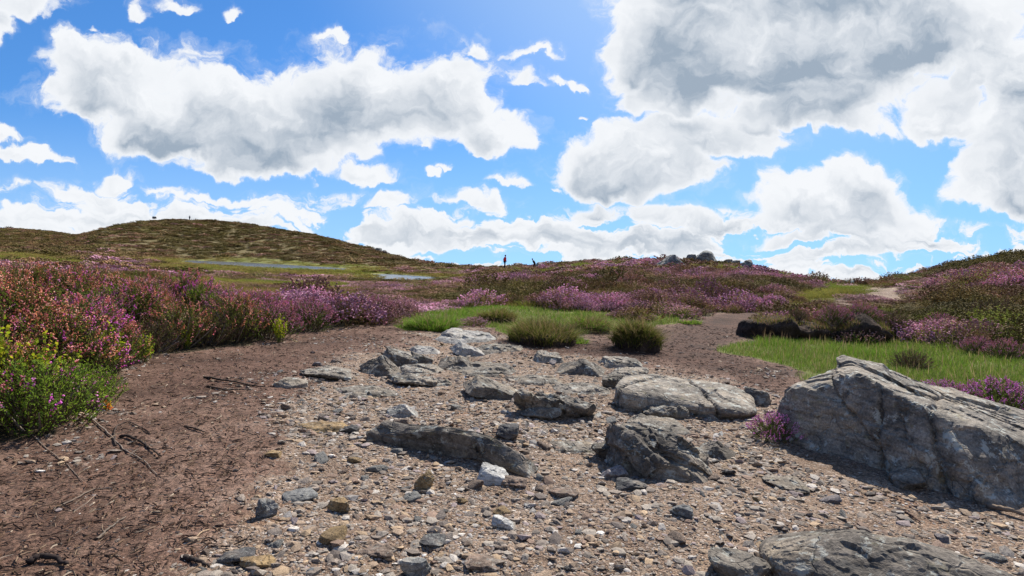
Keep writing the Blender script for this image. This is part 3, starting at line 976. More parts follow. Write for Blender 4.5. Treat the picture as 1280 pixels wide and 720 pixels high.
def long_slab(label):
    """the long thin slab: a bar bent a little, thin edge up"""
    A = hit(466, 551)
    B = hit(656, 597)
    L = float(np.linalg.norm(B[:2] - A[:2]))
    ang = math.atan2(B[1] - A[1], B[0] - A[0])
    D, T = ico(6)
    planes = [((1, 0, .1), 1.0), ((-1, .1, 0), 1.0), ((0, 1, .15), 1.0), ((0, -1, .08), .95), ((.04, 0, 1), .92), ((0, 0, -1), 1.0), ((.85, -.4, .55), .98), ((-.7, -.3, .85), 1.0), ((.5, .6, .5), 1.05), ((.2, .5, 1), 1.0)]
    D2 = D * np.array([1, .35, .35])
    D2 /= np.linalg.norm(D2, axis=1)[:, None]
    r = poly_radius(D2, planes)
    V = D2 * r[:, None]
    u = V[:, 0].copy()
    V = V * np.array([L / 2, .050, .070])
    hgt = 1 - .38 * sstep(.1, 1, u)
    V[:, 2] *= hgt
    V[:, 2] += .02 * np.sin(u * 2.2 + .5)
    V[:, 1] += .03 * np.sin(u * 3 + 1)
    nz = fbm(V * 6 + 4.1, 3, 15, .55) * .010 + facets(V + 4.1, .07, 5, .9) * .006 + beds(V, np.array([.05, .2, .98]), .018, 3, 1.0) * .010
    N = V / np.array([L, .1, .1]) ** 2
    N /= np.linalg.norm(N, axis=1)[:, None] + 1e-9
    V = V + N * nz[:, None]
    me = mesh_np('flat_rock', V, [T], [M['rock_dark']], smooth=False)
    c = (A + B) / 2
    o = link('flat_rock', me, None, (c[0] + .02, c[1] + .06, c[2] + .055))
    o.rotation_euler = (.18, .03, ang)
    tag(o, label, 'rock')
    for t in np.linspace(0.1, .9, 6):
        q = A + (B - A) * t
        FOOT.append((q[0], q[1] + .05, .1))


for name, box, label, mat, ex in RK:
    if 'long' in ex:
        long_slab(label)
    else:
        place_rock(name, box, label, 'stone' if name == 'stone' else 'boulder' if name == 'boulder' else 'rock', mat, **ex)

FARK = [
    ('boulder', (821, 318, 853, 335), 'dark leaning boulder on the crest left of the big skyline boulder', 'rock_far', 41),
    ('boulder', (868, 314, 896, 325.5), 'biggest boulder standing on the skyline of the middle hill', 'rock_far', 42),
    ('rock', (859, 318, 867, 324), 'tiny rock on the skyline between the two skyline boulders', 'rock_far', 43),
    ('rock', (927, 324.5, 940, 333), 'small round rock on the skyline far right of the skyline boulders', 'rock_far', 44),
    ('rock', (904, 324, 914, 328.5), 'low flat skyline rock next right of the biggest skyline boulder', 'rock_far', 45),
    ('rock', (916, 325.5, 925, 329.5), 'low skyline rock touching the left side of the small round rock', 'rock_far', 46),
    ('rock', (641, 328.5, 651, 333.5), 'pale rock on the skyline between the two walkers', 'rock_pale', 47),
    ('rock', (671, 327.5, 680, 332), 'pale rock on the skyline right of the dark stooping walker', 'rock_pale', 48),
    ('rock', (469, 310, 478, 316), 'dark rock on the right shoulder of the far hill', 'rock_far', 49),
    ('rock', (478, 313, 485, 318), 'lower dark rock on the right shoulder of the far hill', 'rock_far', 50),
    ('rock', (191, 270.9, 194.5, 273), 'dark rock on the left end of the far hilltop', 'rock_far', 51),
    ('rock', (1164, 331, 1178, 338), 'grey rock poking from heather on the right hand skyline', 'rock_far', 52),
]


def crest(px, py):
    """the ground on the line of sight just under a skyline point"""
    for k in range(60):
        d = ray(px, py + k * .35)
        ts = np.exp(np.linspace(math.log(12), math.log(380), 1500))
        P = CAM[None, :] + ts[:, None] * d[None, :]
        b = P[:, 2] < H(P[:, 0], P[:, 1], False)
        if b.any():
            p = P[int(np.argmax(b))]
            p[2] = ground(p[0], p[1])
            return p
    raise RuntimeError('no crest')


for name, (x0, y0, x1, y1), label, mat, seed in FARK:
    p = crest((x0 + x1) / 2, y1 - .5)
    f = p[1]
    w = (x1 - x0) / F_PX * f
    h = (y1 - y0) / F_PX * f
    w *= 1.35 if 'leaning' in label else 1.25
    me = rock_mesh(name, (w, w * .7, h * 1.5), seed, M[mat], 4, shape='tri' if 'leaning' in label else None, nplanes=9, lo=.72, rough=.06, p=10)
    topz = CAM[2] + f * (horizon((x0 + x1) / 2) - y0) / F_PX
    o = link(name, me, None, (p[0], p[1], topz - h * .75))
    o.rotation_euler = (0, 0, seed)
    tag(o, label, 'boulder' if name == 'boulder' else 'rock')

# ------------------------------------------------------------------ loose stones (individuals) and gravel (stuff)
FOOTA = np.array(FOOT)


def clear_of(x, y, pad=0.0, foot=None):
    f = FOOTA if foot is None else foot
    ok = np.ones(len(x), bool)
    for fx, fy, fr in f:
        ok &= np.hypot(x - fx, y - fy) > fr * .85 + pad
    return ok


def path_points(n, rmin, rmax, seed, bias=1.0, thr=.5):
    g = np.random.default_rng(seed)
    xs, ys = [], []
    while sum(len(a) for a in xs) < n:
        az = g.uniform(R_(-47), R_(47), n * 3)
        r = np.exp(g.uniform(math.log(rmin), math.log(rmax), n * 3) * 1.0)
        x, y = np.sin(az) * r, np.cos(az) * r
        br, pa, _, _, _ = zones(x, y)
        k = (br > .4) & (pa + .75 * fbm2(x, y, 1.5, 3, 5) > thr + g.uniform(-.38, .3, len(x)))
        k &= r < 12
        xs.append(x[k])
        ys.append(y[k])
    return np.concatenate(xs)[:n], np.concatenate(ys)[:n]


STONES = [
    ('st_grey', 90, 'small grey angular stone lying loose on the gravel', 'loose grey stones on the path'),
    ('st_dark', 50, 'small dark grey stone lying loose on the gravel', 'loose dark stones on the path'),
    ('st_brown', 84, 'small reddish brown stone lying loose on the gravel', 'loose brown stones on the path'),
    ('st_ochre', 35, 'small buff yellow stone lying loose on the gravel', 'loose buff stones on the path'),
    ('st_white', 18, 'small white quartz stone lying loose on the gravel', 'loose white stones on the path'),
    ('st_mauve', 24, 'small mauve stone lying loose on the gravel', 'loose mauve stones on the path'),
]
g = np.random.default_rng(99)
px_, py_ = path_points(900, 1.5, 9, 98)
ok = clear_of(px_, py_, .04)
px_, py_ = px_[ok], py_[ok]
# keep them apart
keep = []
for i in range(len(px_)):
    if all((px_[i] - px_[j]) ** 2 + (py_[i] - py_[j]) ** 2 > .012 for j in keep):
        keep.append(i)
it = iter(keep)
for mat, cnt, label, group in STONES:
    protos = [rock_mesh('loose_stone', (1, g.uniform(.5, .9), g.uniform(.26, .5)), 300 + 7 * k + len(mat), M[mat], 3, nplanes=11, lo=.58, rough=.05, strata=.03) for k in range(5)]
    for i in range(cnt):
        j = next(it, None)
        if j is None:
            break
        r = math.hypot(px_[j], py_[j])
        s = min(.027 * (1 + g.pareto(2.4)), .10) * (1 + .10 * max(r - 2.5, 0))
        o = bpy.data.objects.new('loose_stone', protos[i % 5])
        o.scale = (s, s, s)
        o.location = (px_[j], py_[j], ground(px_[j], py_[j]) + s * .04)
        o.rotation_euler = (g.normal() * .25, g.normal() * .25, g.uniform(0, 6.28))
        tag(o, label, 'stone', group)
        COL.objects.link(o)


def gravel():
    g = np.random.default_rng(5)
    acc = Acc()
    D, T = ico(1)
    bases = []
    for k in range(14):
        V = D * poly_radius(D, rand_planes(g, 9, .55, .95))[:, None] * np.array([1, g.uniform(.5, .95), g.uniform(.22, .5)])
        bases.append(V)
    pal = np.array([(.15, .122, .10), (.22, .178, .145), (.27, .23, .19), (.25, .18, .125), (.33, .235, .15), (.20, .135, .10), (.11, .088, .075), (.38, .34, .30), (.52, .49, .45), (.24, .19, .18)])
    pw = np.array([.11, .20, .20, .14, .09, .11, .06, .09, .012, .05])
    pw /= pw.sum()
    Vs, Ts, Cs, n0 = [], [], [], 0
    for (n, rm, rx, smin, a, seed, thr) in ((26000, 1.35, 4.2, .0050, 2.1, 6, .45), (15000, 3.2, 10.5, .009, 2.4, 7, .45), (9000, 1.35, 8.0, .0035, 2.3, 8, -.02)):
        x, y = path_points(n, rm, rx, seed, thr=thr)
        ok = clear_of(x, y, -.02)
        x, y = x[ok], y[ok]
        z = H(x, y)
        s = np.minimum(smin * (1 + g.pareto(a, len(x))), .032)
        for k in range(len(x)):
            B = bases[int(g.integers(14))] * s[k]
            t = g.uniform(0, 6.28)
            ca, sa = math.cos(t), math.sin(t)
            e = g.normal() * .35
            ce, se = math.cos(e), math.sin(e)
            X = B[:, 0] * ca - B[:, 1] * sa
            Y = B[:, 0] * sa + B[:, 1] * ca
            Y, Z = Y * ce - B[:, 2] * se, Y * se + B[:, 2] * ce
            Vs.append(np.stack([X + x[k], Y + y[k], Z + z[k] + s[k] * .06], 1))
            Ts.append(T + n0)
            n0 += len(B)
            c = pal[g.choice(10, p=pw)] * g.uniform(.8, 1.2)
            Cs.append(np.broadcast_to(np.append(c, 1), (len(B), 4)))
    m, nt = new_mat('gravel_stone')
    c = nt.node('ShaderNodeAttribute', {'attribute_name': 'col'}).outputs['Color']
    P = nt.node('ShaderNodeNewGeometry').outputs['Position']
    nz = nt.noise(P, 180, 4, .7)
    c = nt.mulc(c, nt.grey(nt.step(nz, .3, .7, .6, 1.3)))
    finish(nt, c, .85, nz, .002, 1, .25)
    me = mesh_np('gravel', np.concatenate(Vs), [np.concatenate(Ts)], [m], attrs={'col': ('FLOAT_COLOR', np.concatenate(Cs))})
    tag(link('gravel', me), 'loose gravel and stone chips strewn over the worn path', 'gravel', kind='stuff')


gravel()


# ------------------------------------------------------------------ dead litter on the peat
def litter():
    g = np.random.default_rng(15)
    acc = Acc()
    n = 30000
    az = g.uniform(R_(-46), R_(44), n)
    r = np.exp(g.uniform(math.log(1.4), math.log(12), n))
    x, y = np.sin(az) * r, np.cos(az) * r
    bare, pa, gr, he, bk = zones(x, y)
    k = (bare > .3) & (pa < .55 + g.uniform(-.4, .2, n))
    x, y, r = x[k], y[k], r[k]
    z = H(x, y)
    for i in range(len(x)):
        L = g.uniform(.008, .035) * (1 + .12 * r[i])
        if g.random() < .05:
            L *= 2.5
        t = g.uniform(0, 6.28)
        w = g.uniform(.0008, .0022) * (1 + .15 * r[i])
        d = np.array([math.cos(t), math.sin(t), g.normal() * .22])
        s = np.array([-math.sin(t), math.cos(t), 0])
        p = np.array([x[i], y[i], z[i] + .003 + abs(g.normal()) * .002])
        mid = p + d * L * .5 + s * g.normal() * L * .18
        e = p + d * L
        cc = np.array([(.05, .03, .022), (.11, .07, .045), (.20, .14, .095), (.34, .27, .20), (.09, .045, .028)][g.choice(5, p=[.32, .3, .2, .06, .12])]) * g.uniform(.7, 1.2)
        V = [p - s * w, p + s * w, mid - s * w + (0, 0, w), mid + s * w + (0, 0, w), e - s * w * .5, e + s * w * .5, p + (0, 0, w * 1.5), mid + (0, 0, w * 2.4), e + (0, 0, w)]
        acc.add(V, None, [(0, 2, 7, 6), (6, 7, 3, 1), (2, 4, 8, 7), (7, 8, 5, 3)], cc)
    tag(link('plant_litter', acc.mesh('plant_litter', [M['wood']])), 'dead twigs and heather litter scattered over the bare peat', 'plant litter', kind='stuff')


litter()

ROOTS = [
    ([(98, 520), (118, 528), (140, 548), (158, 566), (180, 578), (198, 598)], .006, (.20, .16, .13), 'long pale root running down the bare peat below the left heather'),
    ([(145, 560), (142, 545), (146, 533), (160, 528), (176, 536), (188, 545), (198, 543)], .006, (.06, .045, .038), 'dark root looping like a hook beside the long pale root'),
    ([(148, 547), (162, 549), (178, 556), (192, 566), (202, 574)], .010, (.035, .026, .022), 'thick dark root under the hooked root'),
    ([(70, 637), (95, 626), (118, 613), (146, 612)], .005, (.17, .13, .10), 'bent brown root across the lower left peat'),
    ([(120, 676), (138, 662), (158, 648)], .006, (.15, .12, .095), 'short straight twig on the lower left peat'),
    ([(230, 534), (244, 538), (258, 543)], .007, (.04, .03, .025), 'short black twig on the peat right of the roots'),
    ([(243, 676), (252, 670), (262, 665)], .004, (.42, .30, .19), 'pale broken straw on the gravel edge at lower left'),
    ([(232, 698), (246, 705), (264, 712)], .011, (.045, .035, .03), 'stubby black stick near the bottom left stones'),
    ([(34, 708), (50, 702), (72, 704), (86, 712)], .014, (.03, .022, .02), 'thick black root at the bottom left corner'),
    ([(255, 472), (275, 478), (298, 480), (330, 486)], .012, (.05, .038, .03), 'dark branch lying on the peat below the heather bank'),
    ([(258, 484), (285, 490), (315, 489)], .010, (.07, .05, .04), 'second dark branch just below the first on the peat'),
    ([(40, 545), (58, 562), (82, 580), (104, 605)], .004, (.18, .14, .11), 'thin root straggling from the lowest left heather'),
    ([(1130, 640), (1142, 648), (1150, 656)], .008, (.08, .05, .04), 'brown stick on the gravel below the largest boulder'),
    ([(1232, 634), (1256, 645), (1290, 652)], .018, (.20, .15, .11), 'bleached branch at the right foot of the largest boulder'),
]
for pts, rad, colr, label in ROOTS:
    P3 = []
    g = np.random.default_rng(len(label) * 13)
    for a, b in pts:
        p = hit(a, b)
        P3.append(p)
    P3 = np.array(P3)
    tt = np.linspace(0, len(P3) - 1, 26)
    Q = np.stack([np.interp(tt, range(len(P3)), P3[:, k]) for k in range(3)], 1)
    Q[:, :2] = (np.concatenate([Q[:1, :2], Q[:-1, :2]]) + Q[:, :2] + np.concatenate([Q[1:, :2], Q[-1:, :2]])) / 3
    Q += g.normal(size=Q.shape) * rad * .22
    Q[:, 2] = H(Q[:, 0], Q[:, 1]) + rad * .55 + np.abs(np.sin(tt * 1.3)) * rad * .8
    rr = rad * (1 - .55 * np.linspace(0, 1, 26)) * (1 + .12 * g.normal(size=26))
    c0 = Q.mean(0)
    acc = Acc()
    acc.add(*tube_geo(Q - c0, rr * .8, 7), col=colr)
    nm = 'root' if 'root' in label else 'branch' if 'branch' in label else 'twig'
    tag(link(nm, acc.mesh(nm, [M['wood']], True), None, c0), label, nm)

# ------------------------------------------------------------------ plants
OCT_T = np.array([(0, 1, 2), (0, 2, 3), (0, 3, 1), (4, 2, 1), (4, 3, 2), (4, 1, 3)])


def bell(p, d, s, g):
    """a five-point flower bud: tiny bipyramid along d"""
    d = d / (np.linalg.norm(d) + 1e-9)
    a = np.cross(d, g.normal(size=3))
    a /= np.linalg.norm(a) + 1e-9
    b = np.cross(d, a)
    R = s * .55
    return np.array([p - d * s * .6, p + a * R, p + (-.5 * a + .87 * b) * R, p + (-.5 * a - .87 * b) * R, p + d * s * .7])


def leafq(p, d, L, w, g):
    d = d / (np.linalg.norm(d) + 1e-9)
    s = np.cross(d, g.normal(size=3))
    s /= np.linalg.norm(s) + 1e-9
    return np.array([p, p + d * L * .5 + s * w, p + d * L, p + d * L * .5 - s * w])


def heather_meshes(seed, R, Hh, shoots, pal, flower=.8, leafcol=((.125, .19, .03), (.085, .12, .025)), nleaf=15, nbell=10, size=1.0, woody=24, green_front=0.0):
    """woody stems, leafy shoots and flower spikes of one bush, base at the origin"""
    g = np.random.default_rng(seed)
    st, lf, fl = Acc(), Acc(), Acc()
    pal = np.array(pal)
    for k in range(woody):
        t = g.uniform(0, 6.28)
        rr = R * math.sqrt(g.random())
        e = np.array([math.cos(t) * rr, math.sin(t) * rr, Hh * g.uniform(.45, .75) * (1 - .45 * (rr / R) ** 2)])
        b = e * np.array([.18, .18, 0]) + np.array([0, 0, -.03])
        mid = (b + e) / 2 + g.normal(size=3) * R * .10
        mid[2] *= .75
        tt = np.linspace(0, 1, 6)[:, None]
        pts = (1 - tt) ** 2 * b + 2 * tt * (1 - tt) * mid + tt ** 2 * e
        cc = np.array([(.13, .095, .07), (.24, .20, .165), (.07, .05, .038)][g.integers(3)])
        st.add(*tube_geo(pts, np.linspace(.0075, .003, 6) * size, 4), col=cc)
    for k in range(shoots):
        t = g.uniform(0, 6.28)
        u = math.sqrt(g.random())
        rr = R * u
        top = Hh * (1 - .55 * u ** 2.6) * g.uniform(.74, 1.0)
        e = np.array([math.cos(t) * rr * 1.05, math.sin(t) * rr * 1.05, top])
        L = g.uniform(.10, .22) * size * (Hh / .5) ** .5
        out = np.array([math.cos(t), math.sin(t), 0]) * (.25 + .9 * u ** 2)
        d = out + np.array([0, 0, 1.0]) + g.normal(size=3) * .22
        d /= np.linalg.norm(d)
        b = e - d * L
        bend = g.normal(size=3) * L * .10
        fr = g.uniform(.35, .62) if g.random() < flower else 0.0
        lc = np.array(leafcol[0]) * (v := g.random()) + np.array(leafcol[1]) * (1 - v)
        lc = lc * g.uniform(.75, 1.25)
        st.add(*tube_geo(np.array([b - d * L * .5, b, (b + e) / 2 + bend, e]), np.array([.0022, .002, .0016, .001]) * size, 3), col=(.10, .065, .04))
        for q in range(nleaf):
            s_ = g.uniform(-.45, 1 - fr * .8)
            p = b + (e - b) * s_ + bend * 4 * max(s_, 0) * (1 - s_)
            dd = d * .8 + g.normal(size=3) * .6
            lf.add(leafq(p, dd, g.uniform(.012, .024) * size, g.uniform(.0022, .0042) * size, g), None, [(0, 1, 2, 3)], lc * g.uniform(.8, 1.2))
        if fr:
            pc = pal[g.integers(len(pal))]
            nb = int(nbell * g.uniform(.7, 1.3))
            for q in range(nb):
                s_ = 1 - fr * (q + g.random()) / nb
                p = b + (e - b) * s_ + bend * 4 * s_ * (1 - s_)
                sd = g.normal(size=3) * .8 + d * .3
                sd /= np.linalg.norm(sd)
                p = p + sd * g.uniform(.003, .009) * size
                fl.add(bell(p, sd, g.uniform(.006, .0105) * size, g), OCT_T, None, np.clip(pc * g.uniform(.7, 1.25) + g.normal(size=3) * .015, .01, .9))
    parts = [a for a in (st, lf, fl) if a.n]
    V, C, T, Q, TM, QM, n0 = [], [], [], [], [], [], 0
    for k_, a in enumerate(parts):
        V += a.V
        C += a.C
        for f_ in a.T:
            T.append(f_ + n0)
            TM.append(np.full(len(f_), k_))
        for f_ in a.Q:
            Q.append(f_ + n0)
            QM.append(np.full(len(f_), k_))
        n0 += a.n
    WHOLE.append(mesh_np('bush', np.concatenate(V), [np.concatenate(T), np.concatenate(Q)], [M['wood'], M['leaf'], M['blossom']], np.concatenate(TM + QM), {'col': ('FLOAT_COLOR', np.concatenate(C))}))
    return st.mesh('stem', [M['wood']]), lf.mesh('foliage', [M['leaf']]), fl.mesh('blossom', [M['blossom']]) if fl.n else None


WHOLE = []
SALMON = [(1.020, 0.437, 0.298), (0.929, 0.368, 0.331), (0.785, 0.318, 0.186), (1.073, 0.540, 0.410), (0.857, 0.283, 0.345), (0.569, 0.249, 0.122)]
MAGENTA = [(0.785, 0.172, 0.570), (0.929, 0.232, 0.698), (0.676, 0.180, 0.442), (0.857, 0.368, 0.602), (0.929, 0.368, 0.378)]
PURPLE = [(0.658, 0.266, 0.459), (0.754, 0.346, 0.538), (0.564, 0.234, 0.345), (0.722, 0.346, 0.378), (0.501, 0.218, 0.217)]
LILAC = [(0.817, 0.329, 0.695), (0.909, 0.437, 0.787), (0.695, 0.238, 0.543), (0.634, 0.253, 0.421)]
HB = {
    'salmon': [heather_meshes(500 + k, .40, .62, 250, SALMON + [(.34, .17, .05), (.30, .17, .05)], .55, ((.17, .21, .03), (.09, .11, .022)), nleaf=19, size=1.28) for k in range(3)],
    'magenta': [heather_meshes(520 + k, .40, .60, 250, MAGENTA + SALMON[:2], .62, nleaf=18, size=1.28) for k in range(2)],
    'purple': [heather_meshes(540 + k, .45, .55, 300, PURPLE, .85, nleaf=12, size=1.25) for k in range(2)],
    'lilac': [heather_meshes(560 + k, .30, .34, 260, LILAC, .9, size=.9) for k in range(2)],
    'green': [heather_meshes(580 + k, .34, .42, 300, MAGENTA, .12, ((.24, .33, .03), (.12, .21, .03)), nleaf=22, size=1.15) for k in range(2)],
    'brown': [heather_meshes(600 + k, .40, .46, 240, [(.16, .08, .06), (.22, .11, .09)], .5, ((.11, .115, .035), (.085, .065, .03)), woody=46, size=1.1) for k in range(2)],
}


def bush(kind, var, x, y, sc, rz, label, cat='heather', group=None, zoff=0.0):
    st, lf, fl = HB[kind][var % len(HB[kind])]
    e = empty('heather_bush', (x, y, ground(x, y) - .02 + zoff), label, cat, group, rz, sc)
    link('stem', st, e)
    link('foliage', lf, e)
    if fl is not None:
        link('blossom', fl, e)
    return e


g = np.random.default_rng(31)
BUSH = [
    # kind, base px, base py, scale, label
    ('green', 22, 540, 1.02, 'lowest bright green heather bush at the left edge with few pink flowers'),
    ('green', 84, 512, .72, 'small green heather bush next to the bare peat and the orange seedling'),
    ('salmon', -10, 500, .72, 'salmon pink heather bush cut by the left edge above the green bush'),
    ('salmon', 58, 482, .95, 'salmon flowered heather bush behind the small green bush'),
    ('salmon', 10, 462, .72, 'tall salmon pink heather bush at the far left skyline of the bank'),
    ('magenta', 90, 448, 1.0, 'heather bush with the brightest magenta flowers on the left bank'),
    ('salmon', 132, 458, .75, 'thin salmon heather bush behind the yellow bilberry'),
    ('brown', 172, 443, .85, 'bare woody heather bush with bleached twisted stems'),
    ('salmon', 215, 435, .95, 'orange tinged heather bush over the dark hollow in the bank'),
    ('brown', 250, 433, .85, 'dark leafy heather bush hanging over the peat edge'),
    ('salmon', 285, 428, 1.0, 'pale pink heather bush right of the dark hollow'),
    ('purple', 330, 424, .95, 'pink and purple heather bush halfway along the bank'),
    ('purple', 382, 414, .95, 'purple heather bush with green feet near the right part of the bank'),
    ('purple', 428, 405, .9, 'purple heather bush second from the right end of the bank'),
    ('purple', 468, 400, .85, 'upright purple heather bush at the right end of the bank'),
]
for kind, bx, by, sc, label in BUSH:
    p = hit(bx, by)
    bush(kind, int(g.integers(9)), p[0], p[1] + .12, sc, g.uniform(0, 6.28), label)

# heather away from the bank
p = plane_pt(984, 548)
bush('lilac', 0, p[0] - .02, p[1] + .1, .62, 1.0, 'small pink heather plant at the left foot of the largest boulder')
for (bx, by, d, sc, lab) in ((1188, 492, 4.6, .85, 'bright lilac heather bush behind the crest of the largest boulder, left of two'), (1262, 500, 4.5, 1.0, 'bright lilac heather bush at the right edge behind the largest boulder')):
    az = (bx - 640) / F_PX
    x, y = az * d, d
    bush('lilac', 1, x, y, sc * 1.0, bx, lab)
p = hit(1150, 466)
bush('brown', 1, p[0], p[1] + .15, .62, 2.0, 'dull brown heather bush in the grass behind the top of the largest boulder')


# bilberry: bright yellow-green leaves
def bilberry(seed, R, Hh, n, pal):
    g = np.random.default_rng(seed)
    st, lf = Acc(), Acc()
    for k in range(n):
        t = g.uniform(0, 6.28)
        rr = R * math.sqrt(g.random())
        e = np.array([math.cos(t) * rr, math.sin(t) * rr, Hh * g.uniform(.6, 1) * (1 - .3 * (rr / R) ** 2)])
        b = np.array([e[0] * .3, e[1] * .3, -.02])
        mid = (b + e) / 2 + g.normal(size=3) * R * .12
        tt = np.linspace(0, 1, 5)[:, None]
        pts = (1 - tt) ** 2 * b + 2 * tt * (1 - tt) * mid + tt ** 2 * e
        st.add(*tube_geo(pts, np.linspace(.003, .0012, 5), 4), col=(.12, .13, .04))
        for q in range(16):
            s = g.uniform(.35, 1.02)
            p = (1 - s) ** 2 * b + 2 * s * (1 - s) * mid + s ** 2 * e
            c = np.array(pal[g.integers(len(pal))]) * g.uniform(.8, 1.2)
            lf.add(leafq(p, g.normal(size=3) + np.array([0, 0, .6]), g.uniform(.016, .028), g.uniform(.006, .010), g), None, [(0, 1, 2, 3)], c)
    return st.mesh('stem', [M['wood']]), lf.mesh('foliage', [M['leaf']])


BB = [bilberry(700, .13, .38, 34, [(.36, .42, .02), (.30, .38, .02), (.46, .44, .03)]), bilberry(701, .12, .32, 28, [(.32, .40, .03), (.24, .34, .03), (.40, .42, .03)])]
for i, (bx, by, sc, dy, lab) in enumerate(((70, 508, 1.2, -.16, 'yellow green bilberry standing tallest in front of the salmon heather'), (104, 492, 1.1, -.14, 'yellow bilberry under the magenta heather'), (152, 466, 1.15, -.10, 'yellow green bilberry beside the bleached woody stems'),
                                        (122, 470, .5, 0, 'low yellowing bilberry sprig at the edge of the peat'), (26, 500, 1.3, -.22, 'large yellow green bilberry among salmon heather near the left edge'), (186, 450, .9, -.08, 'yellow green bilberry left of the dark hollow in the bank'), (350, 428, .9, 0, 'light green bilberry at the foot of the purple heather'), (455, 404, .9, 0, 'yellow bilberry at the right end of the bank'), (232, 436, .6, 0, 'small green bilberry under the dark hollow of the bank'))):
    p = hit(bx, by)
    e = empty('bilberry_bush', (p[0], p[1] + dy, ground(p[0], p[1] + dy)), lab, 'bilberry', None, i * 1.7, sc)
    st, lf = BB[i % 2]
    link('stem', st, e)
    link('foliage', lf, e)
sd = bilberry(710, .03, .06, 2, [(.55, .36, .02), (.55, .15, .03)])
p = hit(132, 514)
e = empty('bilberry_seedling', (p[0], p[1], p[2]), 'tiny orange and yellow leaved seedling alone on the bare peat', 'seedling')
link('stem', sd[0], e)
link('foliage', sd[1], e)


# grass
def blades(acc, g, pts, L, w, pal, lean=.5, out=None):
    n = len(pts)
    th = g.uniform(0, 6.28, n)
    ln = np.abs(g.normal(size=n)) * lean
    dx, dy = np.cos(th) * ln, np.sin(th) * ln
    if out is not None:
        dx, dy = dx + out[:, 0], dy + out[:, 1]
    L = L * g.uniform(.55, 1.15, n)
    pal = np.array(pal)
    c = pal[g.integers(len(pal), size=n)] * g.uniform(.75, 1.25, (n, 1))
    sx, sy = -np.sin(th + .6), np.cos(th + .6)
    V = []
    for s, ww in ((0, 1.0), (.4, .9), (.75, .55), (1.0, .08)):
        cx = pts[:, 0] + dx * L * s ** 1.8
        cy = pts[:, 1] + dy * L * s ** 1.8
        hz = pts[:, 2] + L * s * (1 - .28 * np.minimum(np.hypot(dx, dy), 1.6) * s)
        for sg in (-1, 1):
            V.append(np.stack([cx + sg * sx * w * ww, cy + sg * sy * w * ww, hz], 1))
    V = np.stack(V, 1)       # n, 8, 3
    q = np.array([(0, 1, 3, 2), (2, 3, 5, 4), (4, 5, 7, 6)])
    Q = (np.arange(n)[:, None, None] * 8 + q[None]).reshape(-1, 4)
    acc.add(V.reshape(-1, 3), None, Q, np.repeat(c, 8, 0))


G_OLIVE = [(0.104, 0.124, 0.022), (0.144, 0.152, 0.028), (0.160, 0.132, 0.040), (0.088, 0.112, 0.020), (0.200, 0.160, 0.060)]
G_TUSS = [(.075, .10, .018), (.10, .12, .022), (.13, .13, .028), (.085, .085, .02), (.16, .135, .045)]
G_BRIGHT = [(0.111, 0.223, 0.021), (0.148, 0.266, 0.024), (0.096, 0.189, 0.021), (0.193, 0.257, 0.042)]
G_MEADOW = [(0.110, 0.176, 0.022), (0.147, 0.194, 0.029), (0.162, 0.167, 0.043), (0.088, 0.158, 0.020), (0.221, 0.220, 0.079), (0.125, 0.220, 0.025)]


def tussock(name, px, py, wpx, hpx, label, pal, base=True, n=2600, mound=.45, seed=1, cat='grass tussock', lean=.5):
    p = hit(px, py)
    f = p[1]
    W = wpx / F_PX * f
    Hh = hpx / F_PX * f
    g = np.random.default_rng(seed)
    c = np.array([p[0] * (1 + W * .4 / f), p[1] + W * .4])
    e = empty(name, (c[0], c[1], ground(c[0], c[1])), label, cat)
    mh = Hh * mound
    D, T = ico(4)
    if base:
        V = D.copy()
        V[:, 2] = np.sign(V[:, 2]) * np.abs(V[:, 2]) ** .6
        V = V * np.array([W * .46, W * .42, mh])
        V = V * (1 + .16 * fbm(D * 2.2 + seed, 4, seed))[:, None]
        link('peat_base', mesh_np('peat_base', V, [T], [M['peat']], smooth=True), e)
    th = g.uniform(0, 6.28, n)
    u = np.sqrt(g.random(n))
    x = np.cos(th) * u * W * .46
    y = np.sin(th) * u * W * .42
    z = mh * np.power(np.maximum(1 - u ** 2, 0), .35) * (.92 if base else .3) - .01
    rag = .75 + .6 * fbm(np.stack([x / W * 5, y / W * 5, x * 0 + seed], 1), 3, seed)
    lop = np.array([math.cos(seed * 2.4), math.sin(seed * 2.4)])
    z = z * (1 + .35 * (x * lop[0] + y * lop[1]) / (W * .46))
    acc = Acc()
    out = np.stack([np.cos(th), np.sin(th)], 1) * (u ** 2)[:, None] * 1.0 + lop * .18 + g.normal(size=(n, 2)) * .12
    pts = np.stack([x, y, z], 1)
    blades(acc, g, pts, Hh * (1 - mound * .8) * np.clip(rag, .3, 1.3) * g.uniform(.5, 1.1, n), .0026 * max(1, f / 5), pal, lean * 1.3, out)
    dry = g.random(n) < .14
    blades(acc, g, pts[dry], np.full(dry.sum(), Hh * (1 - mound * .6)), .0018 * max(1, f / 5), [(.22, .16, .07), (.17, .12, .06), (.27, .20, .10)], lean * 2.0, out[dry])
    link('blade', acc.mesh('blade', [M['grass']]), e)
    if base:
        FOOT.append((c[0], c[1], W * .45))
    return e


